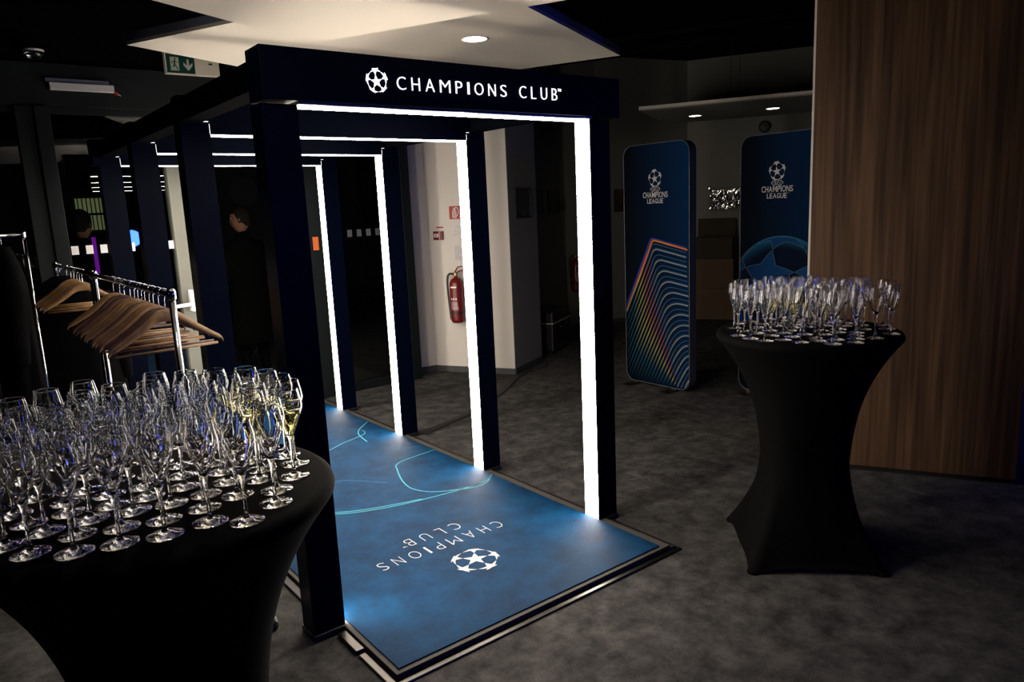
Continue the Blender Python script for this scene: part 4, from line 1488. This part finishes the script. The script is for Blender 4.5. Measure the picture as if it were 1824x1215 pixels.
# ------------------------------------------------------------------ people and street outside the glass
def person(label, loc, rz, height=1.84, wool="coat_wool", long_coat=True, yaw_head=.7):
    s = height / 1.80
    t = bpy.data.meshes.new("person")
    V = []; Eg = []; R = []
    def add(p, r, par=None):
        V.append((p[0] * s, p[1] * s, p[2] * s)); R.append(r * s)
        if par is not None: Eg.append((par, len(V) - 1))
        return len(V) - 1
    pel = add((0, 0, .96), (.15))
    sp1 = add((0, .01, 1.12), .14, pel); sp2 = add((0, .0, 1.30), .155, sp1); sp3 = add((0, 0, 1.43), .12, sp2)
    nk = add((0, .005, 1.52), .058, sp3); nk2 = add((0, -.01, 1.58), .056, nk)
    for q in (-1, 1):
        sh = add((q * .165, 0, 1.43), .068, sp3)
        el = add((q * .225, .02, 1.15), .047, sh)
        wr = add((q * .15, -.20, 1.06), .034, el)
        hd = add((q * .10, -.26, 1.07), .036, wr)
        for k in range(4):
            f1 = add((q * (.075 - .002 * k), -.29 + .008 * k, 1.105 - .022 * k), .0095, hd)
            f2 = add((q * (.045 - .002 * k), -.305 + .008 * k, 1.105 - .022 * k), .0085, f1)
            add((q * (.022 + .003 * k), -.29 + .008 * k, 1.105 - .022 * k), .008, f2)
        t1 = add((q * .09, -.25, 1.125), .011, hd)
        add((q * .06, -.275, 1.14), .009, t1)
        hp = add((q * .09, 0, .90), .105, pel)
        kn = add((q * .105, -.015, .50), .064, hp)
        ak = add((q * .11, .02, .09), .044, kn)
        he = add((q * .11, .0, .045), .045, ak)
        add((q * .125, -.16, .035), .034, he)
    t.from_pydata(V, Eg, [])
    o = bpy.data.objects.new("person", t); C.objects.link(o)
    o.location = loc; o.rotation_euler = (0, 0, rz)
    md = o.modifiers.new("skin", 'SKIN')
    for i, r in enumerate(R):
        t.skin_vertices[0].data[i].radius = (r, r)
    t.skin_vertices[0].data[pel].use_root = True
    md.use_smooth_shade = True
    sb = o.modifiers.new("sub", 'SUBSURF'); sb.levels = 1; sb.render_levels = 1
    t.materials.append(MATS["coat_black"])
    tag(o, label, "person")
    # head with face, turned on the neck
    hd = MB(); seg = 20; rows = 16
    cz = 1.69 * s
    for k in range(rows + 1):
        f = k / rows; zz = -.125 + .25 * f
        base = math.sqrt(max(0, 1 - ((f - .52) / .53) ** 2)) if f < .985 else .12
        rx = .077 * max(base, .10) * (.86 + .14 * min(1, f * 2)); ry = .098 * max(base, .10) * (.9 + .1 * f)
        for i in range(seg):
            a = 2 * PI * i / seg
            x, y = rx * math.cos(a), ry * math.sin(a)
            if y < 0:
                if .30 < f < .52 and abs(x) < .02: y -= .022 * (1 - abs(f - .40) / .12)      # nose
                if .50 < f < .58 and .015 < abs(x) < .05: y += .009                             # eye hollows
                if .20 < f < .27 and abs(x) < .03: y -= .006                                    # lips
            hd.v.append((x * s, y * s, zz * s))
    for k in range(rows):
        for i in range(seg):
            j = (i + 1) % seg
            hd.f.append((k * seg + i, k * seg + j, (k + 1) * seg + j, (k + 1) * seg + i))
    hd.f += [tuple(range(seg)), tuple(range(rows * seg, rows * seg + seg))]
    h_ = hd.build("head", "skin", o, smooth=True, loc=(0, -.02 * s, cz)); h_.rotation_euler = (0, 0, yaw_head)
    for q in (-1, 1):
        e_ = MB().lathe([(.001, -.03), (.012, -.022), (.014, .0), (.016, .02), (.001, .03)], 10).build("ear", "skin", h_, smooth=True, loc=(q * .079 * s, .01, -.01))
        e_.scale = (.5, 1.2, 1.1)
        MB().lathe([(.0005, -.008), (.007, -.004), (.007, .004), (.0005, .008)], 8).build("eye", "paper", h_, smooth=True, loc=(q * .030 * s, -.078 * s, .015 * s))
    ha = MB()
    for k in range(11):
        f = k / 10; zz = -.06 + .20 * f
        rr = math.sqrt(max(.004, 1 - (max(0, f - .35) / .66) ** 2))
        for i in range(seg):
            a = 2 * PI * i / seg
            fr = 1.0 if math.sin(a) > -.35 else 1.0
            zlow = .075 if math.sin(a) < -.2 else (.02 if abs(math.cos(a)) > .85 else 0)
            z2 = max(zz, -.06 + zlow * 1.6)
            ha.v.append((.086 * rr * math.cos(a) * s, (.108 * rr * math.sin(a) + .006) * s, z2 * s))
    for k in range(10):
        for i in range(seg):
            j = (i + 1) % seg
            ha.f.append((k * seg + i, k * seg + j, (k + 1) * seg + j, (k + 1) * seg + i))
    ha.f.append(tuple(range(10 * seg, 11 * seg)))
    ha.build("hair", "hair_dark", h_, smooth=True)
    # coat over the body
    ct = MB(); seg = 32
    prof = [(1.50, .075, .070), (1.47, .13, .085), (1.43, .20, .105), (1.36, .225, .125), (1.22, .222, .135), (1.05, .205, .135), (.90, .215, .145), (.70 if long_coat else .86, .225, .15), (.50 if long_coat else .80, .235, .155), (.46 if long_coat else .78, .232, .152)]
    for z_, rx, ry in prof:
        for i in range(seg):
            a = 2 * PI * i / seg
            wv = 1 + (.02 * math.sin(6 * a) if z_ < .9 else 0)
            ct.v.append((rx * wv * math.cos(a) * s, (ry * wv * math.sin(a) + .008) * s, z_ * s))
    for k in range(len(prof) - 1):
        for i in range(seg):
            j = (i + 1) % seg
            ct.f.append((k * seg + i, k * seg + j, (k + 1) * seg + j, (k + 1) * seg + i))
    ct.build("coat", wool, o, smooth=True)
    for q in (-1, 1):
        MB().tube([(q * .19 * s, .0, 1.42 * s), (q * .232 * s, .01 * s, 1.30 * s), (q * .245 * s, .02 * s, 1.15 * s), (q * .20 * s, -.10 * s, 1.09 * s), (q * .155 * s, -.19 * s, 1.06 * s)], [.070 * s, .072 * s, .062 * s, .055 * s, .048 * s], 12).build("sleeve", wool, o, smooth=True)
    MB().lathe([(.062 * s, 1.50 * s), (.078 * s, 1.515 * s), (.072 * s, 1.56 * s), (.060 * s, 1.565 * s)], 20).build("collar", wool, o, smooth=True)
    return o


ZG = -.02
person("person in a long dark coat seen from behind, standing outside past the glass", (1.40, 5.02, ZG), math.radians(195), 1.86, "coat_wool", True, .75)
person("person in a dark jacket seen from behind through the sticker-marked glass door", (-.02, 5.15, ZG), math.radians(172), 1.88, "coat_black", False, -.6)

fw = MB().box((-9, 13, -.02), (9, 13.3, 3.6)).build("wall_street", "street_wall"); struct(fw, "dim house wall across the street")
wn = thing("window_3", "lit barred window in the house across the street", None, (1.05, 12.99, 1.65), kind="structure")
MB().box((0, -.02, 0), (.62, 0, .58)).build("pane", "lit_window_glow", wn)
MB().box((0, -.05, .27), (.62, -.02, .31)).build("transom", "black_plastic", wn)
for k in range(9):
    MB().box((.03 + .07 * k, -.05, 0), (.045 + .07 * k, -.02, .58)).build("bar", "black_plastic", wn)
ts = thing("traffic_sign", "round dark traffic sign on a pole behind the coated person", "traffic sign", (2.32, 7.6, ZG))
MB().tube([(0, 0, 0), (0, 0, 2.35)], .03, 10).build("pole", "bike_grey", ts, smooth=True)
o = MB().lathe([(.001, -.008), (.20, -.008), (.205, 0), (.20, .008), (.001, .008)], 32).build("disc", "bike_grey", ts, loc=(0, -.04, 2.12)); o.rotation_euler = (PI / 2, 0, 0)
bk = thing("bicycle", "bicycle leaning in the dark street behind the coated person", "bicycle", (2.1, 6.4, ZG), .25)
for sx in (-.52, .52):
    w_ = MB()
    rp_ = [(sx + .33 * math.cos(a), 0, .34 + .33 * math.sin(a)) for a in [2 * PI * i / 28 for i in range(29)]]
    w_.tube(rp_, .014, 8, cap=False)
    for i in range(10):
        a = 2 * PI * i / 10
        w_.tube([(sx, 0, .34), (sx + .32 * math.cos(a), 0, .34 + .32 * math.sin(a))], .002, 4)
    w_.build("wheel", "bike_grey", bk, smooth=True)
fr_ = MB()
for a, b in (((-.52, 0, .34), (-.15, 0, .82)), ((-.52, 0, .34), (-.08, 0, .32)), ((-.08, 0, .32), (-.15, 0, .88)), ((-.08, 0, .32), (.36, 0, .76)), ((-.14, 0, .80), (.36, 0, .84)), ((.36, 0, .92), (.52, 0, .34))):
    fr_.tube([a, b], .016, 8)
fr_.build("frame", "bike_grey", bk, smooth=True)
MB().tube([(.36, -.25, .98), (.38, 0, .96), (.36, .25, .98)], .012, 8).build("handlebar", "bike_grey", bk, smooth=True)
MB().box((-.26, -.06, .88), (-.02, .06, .93)).build("saddle", "black_plastic", bk, bevel=.02)


def reflection_stand_in(label, x, y, z0, z1, mat):  # glowing tubes added outside in place of lamps mirrored in the glass
    t = thing("reflection_tube", label, "lamp", (x, y, ZG))
    MB().tube([(0, 0, z0), (0, 0, z1)], .016, 10).build("tube", mat, t, smooth=True)
    MB().tube([(0, .0, 0.01), (0, .0, z0)], .010, 8).build("stand", "black_plastic", t, smooth=True)
    MB().lathe([(.001, 0.001), (.12, 0.001), (.12, .012), (.001, .014)], 16).build("base", "black_plastic", t)
    return t


reflection_stand_in("purple glowing tube added outside the sticker-marked glass door for a reflected light", -.07, 4.3, 1.36, 1.66, "purple_glow")
reflection_stand_in("blue glowing tube added outside between the two arch posts for reflected lamps", .62, 5.6, 1.30, 2.0, "blue_glow")
